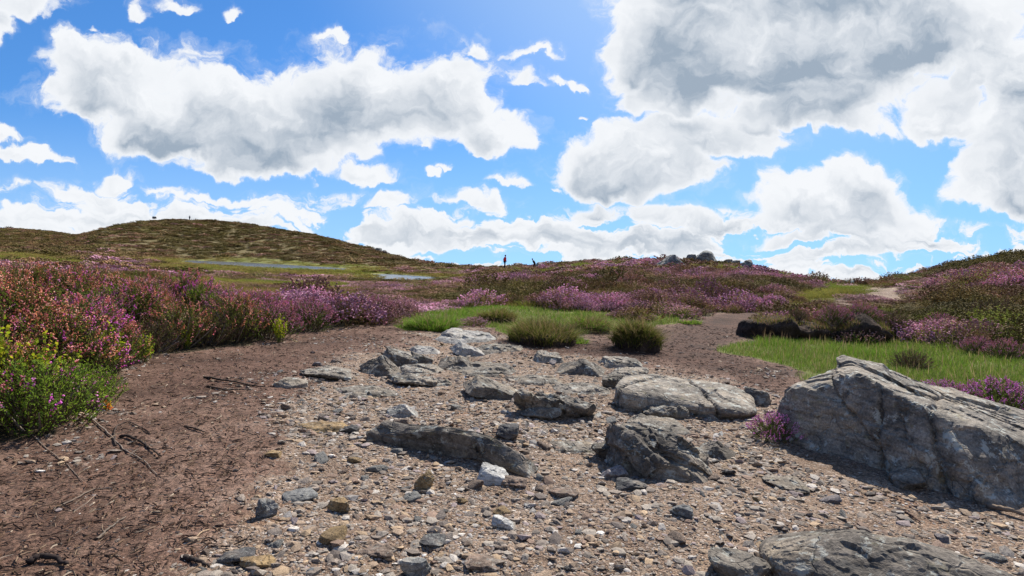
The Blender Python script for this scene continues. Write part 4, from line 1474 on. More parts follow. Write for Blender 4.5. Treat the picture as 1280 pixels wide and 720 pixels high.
TUS = [
    ('grass_tussock', 677, 434, 94, 38, 'left of the two big round grass tussocks standing on dark peat', G_TUSS + G_OLIVE, True, 3600, .42),
    ('grass_tussock', 796, 440, 66, 42, 'right of the two big round grass tussocks, standing alone on the brown peat', G_TUSS, True, 2800, .6),
    ('grass_tussock', 737, 417, 56, 26, 'lower grass tussock between the two big round tussocks', G_OLIVE + G_BRIGHT, True, 2000, .4),
    ('grass_tussock', 540, 415, 66, 28, 'bright green grass tussock at the top left of the path', G_BRIGHT, False, 2600, .25),
    ('grass_tussock', 620, 404, 50, 20, 'low olive grass tussock behind the farthest pale slab', G_OLIVE, True, 1600, .4),
    ('grass_tuft', 724, 430, 24, 11, 'small yellow green tuft right of the left big tussock', G_BRIGHT, False, 260, .1),
    ('grass_tuft', 863, 507, 26, 12, 'little moss green tuft on the crack of the smooth bedrock dome', G_OLIVE, False, 260, .2),
    ('grass_tuft', 798, 497, 16, 9, 'little green tuft left of the smooth bedrock dome', G_OLIVE, False, 200, .2),
    ('grass_tuft', 840, 594, 40, 18, 'mossy green tuft at the front of the craggy outcrop', G_OLIVE, False, 400, .2),
    ('grass_tuft', 862, 406, 30, 10, 'flat pale green tuft at the edge of the brown peat under the heather slope', G_BRIGHT, False, 400, .2),
]
for i, (nm, px, py, w, h, lab, pal, base, n, md) in enumerate(TUS):
    tussock(nm, px, py, w, h, lab, pal, base, n, md, 40 + i, 'grass')


def meadow():
    g = np.random.default_rng(77)
    acc = Acc()
    n = 330000
    az = g.uniform(R_(-14), R_(46), n)
    r = np.exp(g.uniform(math.log(3.3), math.log(17), n))
    x, y = np.sin(az) * r, np.cos(az) * r
    bare, pa, gr, he, bk = zones(x, y)
    k = gr > g.uniform(.10, .7, n)
    k &= (fbm2(x, y, 2.2, 3, 17) > -.42 + g.uniform(-.2, .2, n))
    k &= clear_of(x, y, -.05)
    x, y, r = x[k], y[k], r[k]
    z = H(x, y) - .01
    tall = .055 + .07 * sstep(-.2, .5, fbm2(x, y, .8, 3, 3)) + .045 * sstep(2.2, 4.5, x)
    hue = fbm2(x, y, .5, 3, 8)
    brightzone = hue + .5 * sstep(3.2, 1.6, x) + g.normal(size=len(x)) * .15 > .28
    for sel, pal in ((brightzone, G_BRIGHT + G_MEADOW[:2]), (~brightzone, G_MEADOW)):
        blades(acc, g, np.stack([x, y, z], 1)[sel], tall[sel], .0014 * np.maximum(1, r[sel] / 5), pal, .7)
    # seed heads: taller straw stems
    s = g.random(len(x)) < .022
    blades(acc, g, np.stack([x, y, z], 1)[s], tall[s] * 1.7, .0014 * np.maximum(1, r[s] / 5), [(.36, .26, .14), (.30, .20, .12)], .3)
    tag(link('meadow_grass', acc.mesh('meadow_grass', [M['grass']])), 'green moor grass between the peat hag and the largest boulder', 'grass', kind='stuff')


# peat hag: an eroded bank with a dark undercut face
def hag(box, seed, label):
    x0, y0, x1, y1 = box
    A, B = plane_pt(x0, y1), plane_pt(x1, y1 + 2)
    L = float(np.linalg.norm(B[:2] - A[:2]))
    f = (A[1] + B[1]) / 2
    hh = (y1 - y0) / F_PX * f * 1.35
    D, T = ico(6)
    V = np.sign(D) * np.abs(D) ** np.array([.75, .7, .55])
    V = V * np.array([L * .52, .55, hh])
    low = sstep(hh * .6, -.05, V[:, 2])
    V[:, 1] += .16 * low * (V[:, 1] < 0)
    V[:, 2] *= (.72 + .55 * fbm(np.stack([V[:, 0] * 2.4 + seed, V[:, 1] * 1.2, V[:, 0] * 0], 1), 3, seed + 5)) * (1 - .5 * sstep(0, L * .5, V[:, 0]))
    V[:, 1] += .16 * fbm(np.stack([V[:, 0] * 3 + seed, V[:, 0] * 0, V[:, 0] * 0], 1), 3, seed + 9)
    V = V * (1 + .12 * fbm(V * 2.2 + seed, 4, seed)[:, None]) + (fbm(V * np.array([9, 9, 3]) + seed, 4, seed + 2) * .035)[:, None] * D
    c = (A + B) / 2
    o = link('peat_hag', mesh_np('peat_hag', V, [T], [M['peat']], smooth=True), None, (c[0], c[1] + .42, ground(c[0], c[1] + .4) + .0))
    o.rotation_euler = (0, 0, math.atan2(B[1] - A[1], B[0] - A[0]))
    tag(o, label, 'peat bank')
    FOOT.append((c[0], c[1] + .4, L * .3))
    g = np.random.default_rng(seed)
    n = 1500
    N_ = D * np.array([.3, .3, 1])
    pts = V[(D[:, 2] > .45) & (fbm(V * 3 + seed, 2, 4) > -.12)]
    pts = pts[g.integers(len(pts), size=n)] + g.normal(size=(n, 3)) * .02
    acc = Acc()
    blades(acc, g, pts, np.full(n, .075), .003, G_OLIVE + [(.22, .13, .06), (.26, .15, .10), (.16, .10, .05)], .7)
    link('grass_cap', acc.mesh('grass_cap', [M['grass']]), o)
    return c, L, hh


hc, hL, hh = hag((950, 398, 1046, 426), 3, 'black undercut peat hag at the far edge of the green meadow')
hc2, hL2, hh2 = hag((1052, 404, 1118, 430), 8, 'lower peat hag under heather right of the black undercut hag')
FOOTA = np.array(FOOT)
meadow()
for k, (dx, dz, kind, sc, lab) in enumerate(((.78, -.06, 'purple', .70, 'round purple heather bush on the right end of the black peat hag'), (1.30, -.05, 'purple', .78, 'purple heather bush hanging over the lower peat hag'), (1.78, -.12, 'brown', .8, 'brown straggling heather bush right of the lower peat hag'), (.2, .0, 'brown', .5, 'low brown heather on the middle of the black peat hag'))):
    bush(kind, k, hc[0] + dx, hc[1] + .38 + .1 * (k % 2), sc, k * 2.1, lab, zoff=hh * .62 + dz)
for k, (bx, by, kind, sc, lab) in enumerate(((1185, 418, 'purple', .8, 'purple heather bush at the foot of the right hand slope'), (1252, 408, 'brown', 1.3, 'dark shadowed heather mound near the right edge of the slope'), (1238, 446, 'purple', .55, 'low purple heather in the grass near the right edge'), (1275, 452, 'purple', .6, 'low magenta heather in the grass cut by the right edge'))):
    p = hit(bx, by)
    bush(kind, k, p[0], p[1] + .2, sc, k * 1.3, lab)

# ------------------------------------------------------------------ moor cover (stuff): clumps instanced over the hills
def make_clump(seed, shoots, kind):
    g = np.random.default_rng(seed)
    a, b = Acc(), Acc()
    for k in range(shoots):
        t = g.uniform(0, 6.28)
        u = math.sqrt(g.random())
        top = .62 * (1 - .6 * u ** 2.4) * g.uniform(.72, 1.0)
        e = np.array([math.cos(t) * u * .55, math.sin(t) * u * .55, top])
        d = np.array([math.cos(t) * u * .7, math.sin(t) * u * .7, 1.0]) + g.normal(size=3) * .25
        d /= np.linalg.norm(d)
        s = g.uniform(.8, 1.25) * (1.9 if kind == 'far' else 1.0)
        v = g.uniform(.7, 1.25)
        if g.random() < .72:
            L = .15 * s
            n = 2 if kind == 'far' else 4
            for q in range(n):
                p = e - d * L * (q / n)
                P = bell(p + g.normal(size=3) * .012 * s, d + g.normal(size=3) * .5, (.046 if kind == 'far' else .034) * s, g)
                a.add(P, OCT_T, None, np.array([v, v, v]) * g.uniform(.85, 1.15))
        for q in range(6 if kind == 'far' else 17):
            p = e - d * g.uniform(.05, .38) * s
            b.add(leafq(p, d * .8 + g.normal(size=3) * .6, (.055 if kind == 'far' else .042) * s, (.011 if kind == 'far' else .0055) * s, g), None, [(0, 1, 2, 3)], np.array([v, v, v]) * g.uniform(.8, 1.2))
    n1 = a.n
    V = np.concatenate(a.V + b.V)
    C = np.concatenate(a.C + b.C)
    T = np.concatenate(a.T)
    Q = np.concatenate(b.Q) + n1
    fm = np.concatenate([np.zeros(len(T)), np.ones(len(Q))])
    return mesh_np('clump', V, [T, Q], [M['i_flw'], M['i_fol']], fm, {'col': ('FLOAT_COLOR', C)})


def make_tuft(seed, n, w):
    g = np.random.default_rng(seed)
    acc = Acc()
    th = g.uniform(0, 6.28, n)
    u = np.sqrt(g.random(n))
    pts = np.stack([np.cos(th) * u * .5, np.sin(th) * u * .5, np.zeros(n)], 1)
    out = np.stack([np.cos(th), np.sin(th)], 1) * (u ** 2)[:, None] * .7
    blades(acc, g, pts, .5, w, [(1, 1, 1), (1.1, 1.0, .9), (.8, .85, .8)], .5, out)
    return acc.mesh('tuft', [M['i_grs']])


def proto_collection(name, meshes):
    c = bpy.data.collections.new(name)
    for k, me in enumerate(meshes):
        c.objects.link(bpy.data.objects.new('%s_%02d' % (name, k), me))
    return c


def instancer(name, pts, scl, rot, var, attrs, coll, label, cat):
    me = bpy.data.meshes.new(name)
    me.vertices.add(len(pts))
    me.vertices.foreach_set('co', pts.astype(np.float32).ravel())
    for an, typ, d in [('scl', 'FLOAT_VECTOR', scl), ('rot', 'FLOAT_VECTOR', rot), ('var', 'INT', var)] + [(k, 'FLOAT', v) for k, v in attrs.items()]:
        at = me.attributes.new(an, typ, 'POINT')
        at.data.foreach_set('vector' if typ == 'FLOAT_VECTOR' else 'value', np.asarray(d, dtype=np.int32 if typ == 'INT' else np.float32).ravel())
    o = link(name, me)
    ng = bpy.data.node_groups.new(name, 'GeometryNodeTree')
    ng.interface.new_socket('Geometry', in_out='INPUT', socket_type='NodeSocketGeometry')
    ng.interface.new_socket('Geometry', in_out='OUTPUT', socket_type='NodeSocketGeometry')
    gi = ng.nodes.new('NodeGroupInput')
    go = ng.nodes.new('NodeGroupOutput')
    ip = ng.nodes.new('GeometryNodeInstanceOnPoints')
    ci = ng.nodes.new('GeometryNodeCollectionInfo')
    ci.inputs['Collection'].default_value = coll
    ci.inputs['Separate Children'].default_value = True
    ci.inputs['Reset Children'].default_value = True

    def na(nm, typ):
        n = ng.nodes.new('GeometryNodeInputNamedAttribute')
        n.data_type = typ
        n.inputs['Name'].default_value = nm
        return n.outputs['Attribute']
    L = ng.links.new
    L(gi.outputs[0], ip.inputs['Points'])
    L(ci.outputs[0], ip.inputs['Instance'])
    ip.inputs['Pick Instance'].default_value = True
    L(na('var', 'INT'), ip.inputs['Instance Index'])
    L(na('rot', 'FLOAT_VECTOR'), ip.inputs['Rotation'])
    L(na('scl', 'FLOAT_VECTOR'), ip.inputs['Scale'])
    L(ip.outputs[0], go.inputs[0])
    md = o.modifiers.new('scatter', 'NODES')
    md.node_group = ng
    tag(o, label, cat, kind='stuff')
    return o


NEARC = [make_clump(800 + k, 150, 'near') for k in range(5)]
FARC = [make_clump(820 + k, 70, 'far') for k in range(4)]
TUFT = [make_tuft(840 + k, 210, .006) for k in range(3)] + [make_tuft(850 + k, 90, .02) for k in range(3)]
hcoll = proto_collection('heather_clump', NEARC + FARC + WHOLE)   # 9: salmon x3, magenta x2, purple x2, lilac x2, green x2, brown x2
gcoll = proto_collection('moor_tuft', TUFT)


def stand(px, d, dz):
    x = (px - 640) / F_PX * d
    return (x, d, ground(x, d) + dz)


STAND = [stand(629.5, 80, .12), stand(667, 92, -.25), tuple(crest(237, 271))]
WALK = [p[:2] for p in STAND]


HOLLOW = [tuple(hit(a, b)[:2] + np.array([0, .25])) for a, b in ((176, 440), (240, 430))]


def scatter():
    g = np.random.default_rng(123)
    HP, GP = [], []
    for (r0, r1, sp, size, far) in ((3.2, 9, .38, .95, 0), (9, 26, .31, .72, 0), (26, 45, .42, .95, 0), (45, 100, .75, 1.3, 1), (100, 420, 1.6, 2.3, 1)):
        area = R_(104) / 2 * (r1 ** 2 - r0 ** 2)
        n = int(area / sp ** 2)
        az = g.uniform(R_(-52), R_(52), n)
        r = np.sqrt(g.uniform(r0 ** 2, r1 ** 2, n))
        x, y = np.sin(az) * r, np.cos(az) * r
        bare, pa, gr, he, bk = zones(x, y)
        z = H(x, y)
        sb = sdf(x, y, BANK)
        ok = clear_of(x, y, .1) if r0 < 12 else np.ones(n, bool)
        ok &= (np.maximum(sdf(x, y, POND1) + 1.2, sdf(x, y, POND2) + .6) < 0)
        low = np.ones(n)
        for (wx, wy) in WALK:
            wl = math.hypot(wx, wy)
            t_ = (x * wx + y * wy) / wl
            q_ = np.abs(x * wy - y * wx) / wl
            ok &= ~((q_ < 1.6) & (np.abs(t_ - wl) < 3))
            low = np.where((q_ < 1.9) & (t_ > wl - 25) & (t_ < wl + 6), .35, low)
        azd_ = np.degrees(az)
        kh = ok & (he > g.uniform(.3, .7, n))
        kh &= ~((azd_ > 17) & (azd_ < 35) & (r < 10.4))
        kg = ok & (gr > g.uniform(.25, .75, n)) & (g.random(n) < .8)
        kg &= (r > 13.5)
        if r0 < 9:
            kh &= (sb > .24) & (x < 0)
            for (bx_, by_) in HOLLOW:
                kh &= np.hypot(x - bx_, y - by_) > .5
            kg &= False
        azd = np.degrees(az)
        # where the heather flowers, where it is brown, where green
        patch = fbm2(x * .8, y, .24, 4, 201) * 1.6 + fbm2(x, y, 1.0, 3, 203) * .55
        fine = g.normal(size=n) * .13
        mid = sstep(-14, -6, azd)
        fl = .36 + 1.0 * patch + fine
        fl = np.where(r > 100, fl * .5 + .10, fl)
        fl = np.where((azd < -8) & (r > 100), fl - .14, fl)
        fl = np.where((r < 30) & (azd > -14) & (azd < 24), fl + .09, fl)
        fl = np.where((azd < -14) & (r < 16), fl + .08, fl)
        grn = .36 + 1.0 * fbm2(x, y, .2, 4, 211) + .35 * fbm2(x, y, 1.1, 2, 213) + g.normal(size=n) * .12
        grn = np.where(r > 100, .32 + .35 * (grn - .3), grn)
        s = size * np.exp(g.normal(size=n) * .28)
        s = np.where(bk > .5, s * np.where(r < 7, 1.0, .85), s)
        hz = s * g.uniform(.62, 1.0, n) * np.where(r > 100, .36, np.where(r > 45, .5, np.where(r > 26, .6, .78))) * np.where((azd < -4) & (azd > -32) & (r > 12) & (r < 110), .5, 1.0) * (1 + .9 * fbm2(x, y, .55, 3, 219)) * np.where((azd > 29) & (azd < 37) & (r > 12) & (r < 36), .35, 1.0)
        hz = hz * low
        var = np.where(far, 5 + g.integers(0, 4, n), g.integers(0, 5, n))
        if r0 < 9:
            sal = sstep(-30, -38, azd + 5 * fbm2(x, y, 1.2, 2, 231))
            pick = np.where(g.random(n) < sal, g.choice([9, 10, 11, 9, 10, 12, 13, 18], n), g.choice([14, 15, 14, 15, 12, 13, 10, 19, 16], n))
            var = pick
            s = np.minimum(s, 1.0) * (1 - .36 * sstep(5.0, 3.8, r))
            hz = s * g.uniform(.85, 1.1, n)
        HP.append((x[kh], y[kh], z[kh], s[kh], hz[kh], var[kh], np.clip(fl, 0, 1)[kh], np.clip(grn, 0, 1)[kh]))
        ggrn = .5 + .9 * fbm2(x, y, .12, 3, 221) + g.normal(size=n) * .12
        ggrn = np.where((azd > -14) & (r < 24), ggrn + .15, ggrn)
        ggrn = np.where((azd < -10) & (r > 14), ggrn - .22, ggrn)
        gs = size * np.exp(g.normal(size=n) * .2)
        gh = gs * np.where(r > 70, .16, np.where(r > 26, .28, .42)) * np.where((azd < -10) & (r > 14), .62, 1.0)
        gv = np.where(far, 3 + g.integers(0, 3, n), g.integers(0, 3, n))
        GP.append((x[kg], y[kg], z[kg], gs[kg], gh[kg], gv[kg], np.clip(ggrn, 0, 1)[kg]))
    x, y, z, s, hz, var, fl, grn = [np.concatenate(a) for a in zip(*HP)]
    n = len(x)
    rot = np.stack([g.normal(size=n) * .12, g.normal(size=n) * .12, g.uniform(0, 6.28, n)], 1)
    instancer('moor_heather', np.stack([x, y, z - .04 * s], 1), np.stack([s, s, hz], 1), rot, var, {'flw': fl, 'grn': grn}, hcoll, 'purple and brown heather covering the bank, the slopes and the hills', 'heather')
    x, y, z, s, hz, var, grn = [np.concatenate(a) for a in zip(*GP)]
    n2 = len(x)
    rot = np.stack([g.normal(size=n2) * .1, g.normal(size=n2) * .1, g.uniform(0, 6.28, n2)], 1)
    instancer('moor_grass', np.stack([x, y, z - .02], 1), np.stack([s, s, hz], 1), rot, var, {'grn': grn}, gcoll, 'green and straw coloured moor grass between the heather patches and round the ponds', 'grass')
    print('scatter', n, n2)


scatter()


# ------------------------------------------------------------------ walkers
def skin_mesh(name, verts, edges, radii, mat, sub=2, root=0):
    me = bpy.data.meshes.new(name)
    me.from_pydata(verts, edges, [])
    o = bpy.data.objects.new(name, me)
    COL.objects.link(o)
    o.modifiers.new('s', 'SKIN')
    for i, sv in enumerate(me.skin_vertices[0].data):
        r = radii[i]
        sv.radius = (r, r) if not isinstance(r, tuple) else r
        sv.use_root = i == root
    ms = o.modifiers.new('u', 'SUBSURF')
    ms.levels = ms.render_levels = sub
    dg = bpy.context.evaluated_depsgraph_get()
    m2 = bpy.data.meshes.new_from_object(o.evaluated_get(dg))
    bpy.data.objects.remove(o)
    m2.materials.clear()
    m2.materials.append(mat)
    for p in m2.polygons:
        p.use_smooth = True
    m2.name = name
    return m2


M['skin'] = plain('skin', (.45, .27, .19))
M['hair'] = plain('dark_hair', (.03, .022, .018))
M['red'] = plain('red_jacket', (.62, .02, .035))
M['black'] = plain('black_cloth', (.018, .02, .026))
M['navy'] = plain('navy_cloth', (.03, .035, .06))


def walker(loc, face, jacket, trousers, label, bend=0.0, stride=.22):
    """person in local axes: +Y is the way they face"""
    def B(p):      # bend the upper body forward about the hips
        x, y, z = p
        if z > .92:
            dz, dy = z - .92, y
            return (x, dy * math.cos(bend) + dz * math.sin(bend), .92 + dz * math.cos(bend) - dy * math.sin(bend))
        return p
    J = dict(pel=(0, 0, .95), waist=(0, 0, 1.10), chest=(0, .01, 1.30), neck=(0, .02, 1.48), head0=(0, .03, 1.56), head=(0, .04, 1.66), crown=(0, .03, 1.74),
             shL=(-.17, 0, 1.41), elL=(-.23, -.08, 1.14), wrL=(-.22, .05, .92), haL=(-.21, .09, .84),
             shR=(.17, 0, 1.41), elR=(.23, -.04, 1.14), wrR=(.22, .14, .95), haR=(.21, .19, .88),
             hiL=(-.09, 0, .90), knL=(-.10, stride * .75, .50), anL=(-.10, stride * .6, .09), toL=(-.10, stride * .6 + .16, .03),
             hiR=(.09, 0, .90), knR=(.10, -stride * .2, .49), anR=(.10, -stride, .12), toR=(.10, -stride + .15, .03))
    J = {k: B(v) for k, v in J.items()}
    RAD = dict(pel=.12, waist=.11, chest=.13, neck=.055, head0=.07, head=.095, crown=.06, shL=.06, elL=.042, wrL=.030, haL=.035, shR=.06, elR=.042, wrR=.030, haR=.035,
               hiL=.085, knL=.058, anL=.040, toL=.035, hiR=.085, knR=.058, anR=.040, toR=.035)
    E = [('pel', 'waist'), ('waist', 'chest'), ('chest', 'neck'), ('neck', 'head0'), ('head0', 'head'), ('head', 'crown'), ('chest', 'shL'), ('shL', 'elL'), ('elL', 'wrL'), ('wrL', 'haL'),
         ('chest', 'shR'), ('shR', 'elR'), ('elR', 'wrR'), ('wrR', 'haR'), ('pel', 'hiL'), ('hiL', 'knL'), ('knL', 'anL'), ('anL', 'toL'), ('pel', 'hiR'), ('hiR', 'knR'), ('knR', 'anR'), ('anR', 'toR')]

    def sub(names, grow, mat, nm):
        ed = [(a, b) for a, b in E if a in names and b in names]
        ix = {k: i for i, k in enumerate(names)}
        return skin_mesh(nm, [J[k] for k in names], [(ix[a], ix[b]) for a, b in ed], [RAD[k] * grow.get(k, 1.22) for k in names], mat)
    body = link('person', sub(list(J), {k: 1.0 for k in J}, M['skin'], 'person'), None, loc)
    body.rotation_euler = (0, 0, face)
    tag(body, label, 'person')
    body.scale = (1.08, 1.08, 1.08)
    link('jacket', sub(['pel', 'waist', 'chest', 'shL', 'elL', 'wrL', 'shR', 'elR', 'wrR'], {'pel': 1.75, 'waist': 1.7, 'chest': 1.5, 'shL': 1.5, 'shR': 1.5, 'wrL': 1.8, 'wrR': 1.8, 'elL': 1.75, 'elR': 1.75}, jacket, 'jacket'), body)
    link('trousers', sub(['pel', 'hiL', 'knL', 'anL', 'hiR', 'knR', 'anR'], {'pel': 1.15, 'knL': 1.5, 'knR': 1.5, 'anL': 1.7, 'anR': 1.7}, trousers, 'trousers'), body)
    for s in ('L', 'R'):
        link('boot', sub(['an' + s, 'to' + s], {'an' + s: 1.45, 'to' + s: 1.5}, M['black'], 'boot'), body)
    D, T = ico(3)
    h = np.array(J['head'])
    V = D * np.array([.105, .115, .125]) + h + np.array([0, -.012, .03])
    V[:, 1] = np.where(V[:, 2] < h[2] + .02, np.minimum(V[:, 1], h[1] + .02), V[:, 1])
    link('hair', mesh_np('hair', V, [T], [M['hair']], smooth=True), body)


walker(STAND[0], R_(-60), M['red'], M['black'], 'walker in a red jacket and dark trousers standing on the skyline', 0.05, .16)
walker(STAND[1], R_(70), M['black'], M['black'], 'walker in dark clothes stooping forward on the skyline right of the red jacket', .55, .2)
walker(STAND[2], R_(20), M['navy'], M['black'], 'tiny dark walker on top of the far left hill', .05, .2)

# ------------------------------------------------------------------ sky, sun, camera
SUN_EL, SUN_AZ = 48.0, 27.0     # azimuth: clockwise from straight ahead
wld = bpy.data.worlds.new('World')
scene.world = wld
wld.use_nodes = True
wt = wld.node_tree
wt.nodes.clear()
nt = NT(wt)
gvec = nt.vmath('NORMALIZE', nt.vmath('ADD', nt.node('ShaderNodeTexCoord').outputs['Generated'], (0, 0, .14)))
sky = nt.node('ShaderNodeTexSky', {'sky_type': 'NISHITA', 'sun_disc': False, 'sun_elevation': R_(SUN_EL), 'sun_rotation': R_(SUN_AZ), 'altitude': 400.0, 'air_density': 1.0, 'dust_density': .25, 'ozone_density': 1.6}, Vector=gvec)
SKY_STR = .068
EXPO = .76
CL = 1.0 / 2 ** EXPO / SKY_STR


def cloud_field(BL):
    """node group: how deep inside the cloud deck a direction looks (gnomonic u, v)"""
    gt = bpy.data.node_groups.new('cloud_field', 'ShaderNodeTree')
    gt.interface.new_socket('Vector', in_out='INPUT', socket_type='NodeSocketVector')
    gt.interface.new_socket('Field', in_out='OUTPUT', socket_type='NodeSocketFloat')
    t = NT(gt)
    q = t.node('NodeGroupInput').outputs[0]
    f = None
    for (px, py, rx, ry, rot, a) in BL:
        d = ray(px, py)
        c = (d[0] / d[1], d[2] / d[1] - .25 * ry / F_PX, 0)
        e = t.vmath('MULTIPLY', t.vmath('SUBTRACT', q, c), (F_PX / (rx * 1.03), 1.30 * F_PX / (ry * 1.12), 0))
        e2 = t.vmath('SUBTRACT', e, t.vmath('MULTIPLY', t.vmath('ABSOLUTE', e), (0, .42, 0)))   # flat below, heaped above
        b = t.math('MULTIPLY_ADD', t.vmath('LENGTH', e2), -a, a)
        f = b if f is None else t.math('SMOOTH_MAX', f, b, .07)
    o = t.node('NodeGroupOutput')
    gt.links.new(f, o.inputs[0])
    return gt


def clouds():
    gen = nt.node('ShaderNodeTexCoord').outputs['Generated']
    sx = nt.node('ShaderNodeSeparateXYZ', None, Vector=gen)
    yy = nt.math('MAXIMUM', nt.math('ABSOLUTE', sx.outputs[1]), .25)
    u = nt.math('DIVIDE', sx.outputs[0], yy)
    v = nt.math('DIVIDE', sx.outputs[2], yy)
    p = nt.node('ShaderNodeCombineXYZ', None, X=u, Y=v, Z=0.0).outputs[0]
    w1 = nt.vmath('SCALE', nt.vmath('SUBTRACT', nt.noise(p, 5.5, 3, .5, 'Color', dims='2D'), (.5, .5, .5)), scale=.10)
    w2 = nt.vmath('SCALE', nt.vmath('SUBTRACT', nt.noise(p, 22, 4, .55, 'Color', dims='2D'), (.5, .5, .5)), scale=.045)
    q = nt.vmath('ADD', p, nt.vmath('ADD', w1, w2))
    BL = [
        (140, 112, 105, 62, 0, 1), (235, 150, 125, 66, 0, 1), (350, 160, 150, 66, 0, 1.1), (465, 135, 120, 72, 0, 1.1), (555, 125, 75, 66, 0, .9), (605, 168, 62, 30, 0, .8), (330, 200, 130, 30, 0, .7), (100, 80, 55, 35, 0, .6),
        (462, 224, 46, 14, 0, .55), (490, 260, 30, 9, 0, .5), (600, 252, 60, 11, 0, .6), (640, 228, 18, 8, 0, .4),
        (48, 8, 44, 24, 0, .6), (-10, 10, 30, 50, 0, .8), (178, 18, 20, 12, 0, .35), (225, 12, 20, 10, 0, .45), (595, 54, 18, 14, 0, .4), (420, 45, 16, 8, 0, .4),
        (40, 196, 66, 14, -5, .65), (8, 168, 40, 15, 0, .55), (155, 226, 30, 10, 0, .6),
        (880, 40, 140, 95, 0, 1.3), (1010, 60, 160, 95, 0, 1.4), (1120, 20, 140, 85, 0, 1.3), (1030, 135, 120, 40, 0, 1), (800, 70, 50, 70, 0, .8), (850, 115, 90, 38, 0, .9), (960, -60, 260, 90, 0, 1.2),
        (790, 205, 122, 52, 0, 1.3), (900, 182, 100, 36, 8, 1), (740, 258, 52, 10, 0, .55), (960, 160, 50, 24, 0, .6), (850, 280, 60, 7, 0, .5),
        (1050, 262, 105, 42, 0, 1.2), (1075, 245, 55, 38, 0, 1), (990, 296, 70, 9, 0, .55), (1130, 296, 70, 9, 0, .55),
        (1260, 220, 75, 60, 0, 1.2), (1300, 120, 90, 80, 0, 1.2), (1185, 140, 55, 40, 0, .9), (1245, 35, 80, 60, 0, .9), (1215, 90, 40, 40, 0, .7),
        (268, 252, 50, 8, 0, .55), (330, 268, 40, 6, 0, .45), (60, 262, 70, 7, 0, .5), (160, 262, 50, 6, 0, .45), (360, 279, 34, 7, 0, .5), (0, 272, 70, 12, 0, .55),
        (650, 98, 26, 10, 0, .38), (710, 105, 16, 8, 0, .45), (665, 68, 26, 7, 0, .33), (720, 140, 9, 5, 0, .4), (540, 222, 10, 7, 0, .45),
        (290, 20, 14, 7, 0, .36), (120, 40, 16, 8, 0, .34), (560, 215, 14, 6, 0, .42), (690, 232, 14, 7, 0, .4), (520, 190, 16, 6, 0, .35), (690, 100, 14, 7, 0, .4), (590, 98, 22, 9, 0, .36), (560, 275, 46, 7, 0, .5), (470, 288, 50, 7, 0, .5), (660, 290, 60, 8, 0, .5),
        (-260, 150, 220, 70, 0, 1), (-350, 300, 260, 30, 0, .8), (1560, 100, 200, 80, 0, 1.1), (1600, 280, 260, 40, 0, .9),
        (600, -420, 420, 130, 0, 1.1), (100, -260, 260, 90, 0, 1), (1300, -300, 260, 110, 0, 1.1),
    ]
    grp = cloud_field(BL)

    def field(vec):
        n = nt.n.new('ShaderNodeGroup')
        n.node_tree = grp
        nt.l.new(vec, n.inputs[0])
        return n.outputs[0]

    def puffs(vec, det):
        m = nt.node('ShaderNodeMapping', None, Vector=vec, Scale=(1.0, 1.45, 1.0)).outputs[0]
        return nt.math('ADD', nt.math('MULTIPLY_ADD', nt.noise(m, 8.0, det, .62, dims='2D'), 1.0, -.50), 0.0)
    # towards the sun
    sun_uv = (math.tan(R_(SUN_AZ)), math.tan(R_(SUN_EL)) / math.cos(R_(SUN_AZ)), 0)
    tos = nt.vmath('NORMALIZE', nt.vmath('SUBTRACT', sun_uv, p))
    f = field(q)
    # small flat clouds in rows towards the horizon
    hv = nt.node('ShaderNodeMapping', None, Vector=q, Scale=(1.0, 4.6, 1.0), Location=(3.1, .4, 0)).outputs[0]
    hb = nt.noise(hv, 5.2, 6, .55, dims='2D')
    band = nt.math('MULTIPLY', nt.step(v, .15, .05), nt.step(v, -.3, -.02))
    right = nt.step(u, -.5, 0.25, .62, 1.0)
    hf = nt.math('MULTIPLY', nt.math('MULTIPLY', band, right), nt.math('MULTIPLY_ADD', hb, 4.2, -1.80))
    hf = nt.math('SUBTRACT', hf, nt.step(band, 0.0, .25, .4, 0))
    f = nt.math('MAXIMUM', f, hf)
    n0 = puffs(q, 9)
    dens = nt.math('ADD', f, n0)
    q1 = nt.vmath('ADD', q, nt.vmath('SCALE', tos, scale=.045))
    q2 = nt.vmath('ADD', q, nt.vmath('SCALE', tos, scale=.014))
    f1 = nt.math('MAXIMUM', field(q1), nt.math('SUBTRACT', hf, .15))
    d1 = nt.math('ADD', f1, puffs(q1, 3))
    n2 = puffs(q2, 7)
    alpha = nt.step(dens, -.01, .20)
    wisps = nt.step(nt.math('ADD', f, nt.math('MULTIPLY', n0, 1.5)), -.14, .3, 0, .30)
    alpha = nt.math('MAXIMUM', alpha, wisps)
    deep = nt.step(dens, .05, .68)
    n4 = nt.noise(nt.node('ShaderNodeMapping', None, Vector=q, Scale=(1, 1.7, 1), Location=(2, 9, 0)).outputs[0], 6.5, 5, .5, dims='2D')
    over = nt.math('MULTIPLY', nt.step(d1, -.35, 1.45), nt.step(n4, .28, .66, .62, 1.25))
    rel = nt.math('MULTIPLY', nt.math('SUBTRACT', n2, n0), 1.25)
    shade = nt.math('MULTIPLY', deep, nt.math('ADD', over, rel), None, True)
    shade = nt.math('MULTIPLY', shade, nt.step(v, .0, .16, .62, 1.0))
    white = (.92 * CL, .945 * CL, .98 * CL)
    grey = (.35 * CL, .43 * CL, .53 * CL)
    cc = nt.mix(shade, white, grey)
    return alpha, cc, v


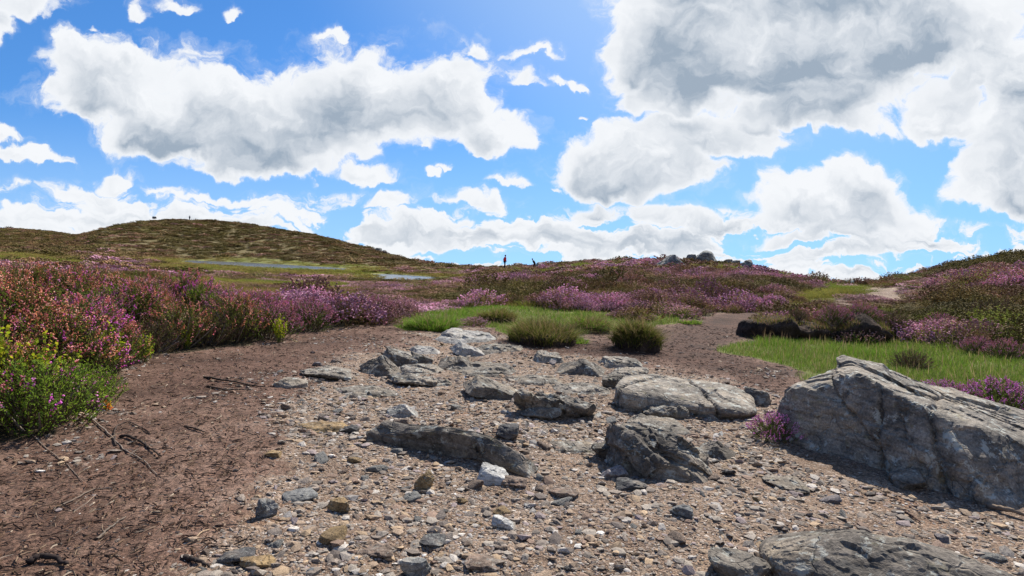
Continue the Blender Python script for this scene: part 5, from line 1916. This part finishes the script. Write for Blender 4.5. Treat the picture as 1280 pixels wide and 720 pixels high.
alpha, cc, vv = clouds()
hs = nt.node('ShaderNodeHueSaturation', None, Saturation=1.22, Value=1.0, Color=sky.outputs[0])
skc = nt.mulc(hs.outputs[0], (.86, 1.20, 1.46))
skc = nt.mix(nt.step(vv, .30, .0, 0, .5), skc, (.46 * CL, .69 * CL, .97 * CL))
sdir = (math.sin(R_(SUN_AZ)) * math.cos(R_(SUN_EL)), math.cos(R_(SUN_AZ)) * math.cos(R_(SUN_EL)), math.sin(R_(SUN_EL)))
aur = nt.step(nt.vmath('DOT_PRODUCT', nt.node('ShaderNodeTexCoord').outputs['Generated'], sdir), .68, 1.0, 0, .6)
skc = nt.mix(aur, skc, (.62 * CL, .80 * CL, 1.0 * CL))
col = nt.mix(alpha, skc, cc)
bg = nt.node('ShaderNodeBackground', None, Color=col, Strength=SKY_STR)
wo = nt.node('ShaderNodeOutputWorld')
nt.l.new(bg.outputs[0], wo.inputs[0])

sl = bpy.data.lights.new('sun', 'SUN')
sl.energy = 5.0
sl.angle = R_(.55)
sl.color = (1, .94, .84)
so = bpy.data.objects.new('sun', sl)
COL.objects.link(so)
sd_ = Vector((math.sin(R_(SUN_AZ)) * math.cos(R_(SUN_EL)), math.cos(R_(SUN_AZ)) * math.cos(R_(SUN_EL)), math.sin(R_(SUN_EL))))
so.rotation_euler = sd_.to_track_quat('Z', 'Y').to_euler()
so.location = sd_ * 50

cd = bpy.data.cameras.new('camera')
cd.sensor_width = 36
cd.lens = 36 * F_PX / 1280
cd.clip_start = .05
cd.clip_end = 5000
co = bpy.data.objects.new('camera', cd)
COL.objects.link(co)
mw = Matrix(((RIGHT[0], UP[0], -FWD[0], CAM[0]), (RIGHT[1], UP[1], -FWD[1], CAM[1]), (RIGHT[2], UP[2], -FWD[2], CAM[2]), (0, 0, 0, 1)))
co.matrix_world = mw
scene.camera = co

scene.view_settings.view_transform = 'Standard'
scene.view_settings.look = 'None'
scene.view_settings.exposure = EXPO
scene.view_settings.gamma = 1.0
scene.view_settings.use_curve_mapping = False
scene.render.engine = 'CYCLES'
scene.cycles.max_bounces = 6
scene.cycles.diffuse_bounces = 3
scene.cycles.glossy_bounces = 2
scene.cycles.transmission_bounces = 4
scene.cycles.use_denoising = True
wld.cycles.sampling_method = 'MANUAL'
wld.cycles.sample_map_resolution = 512
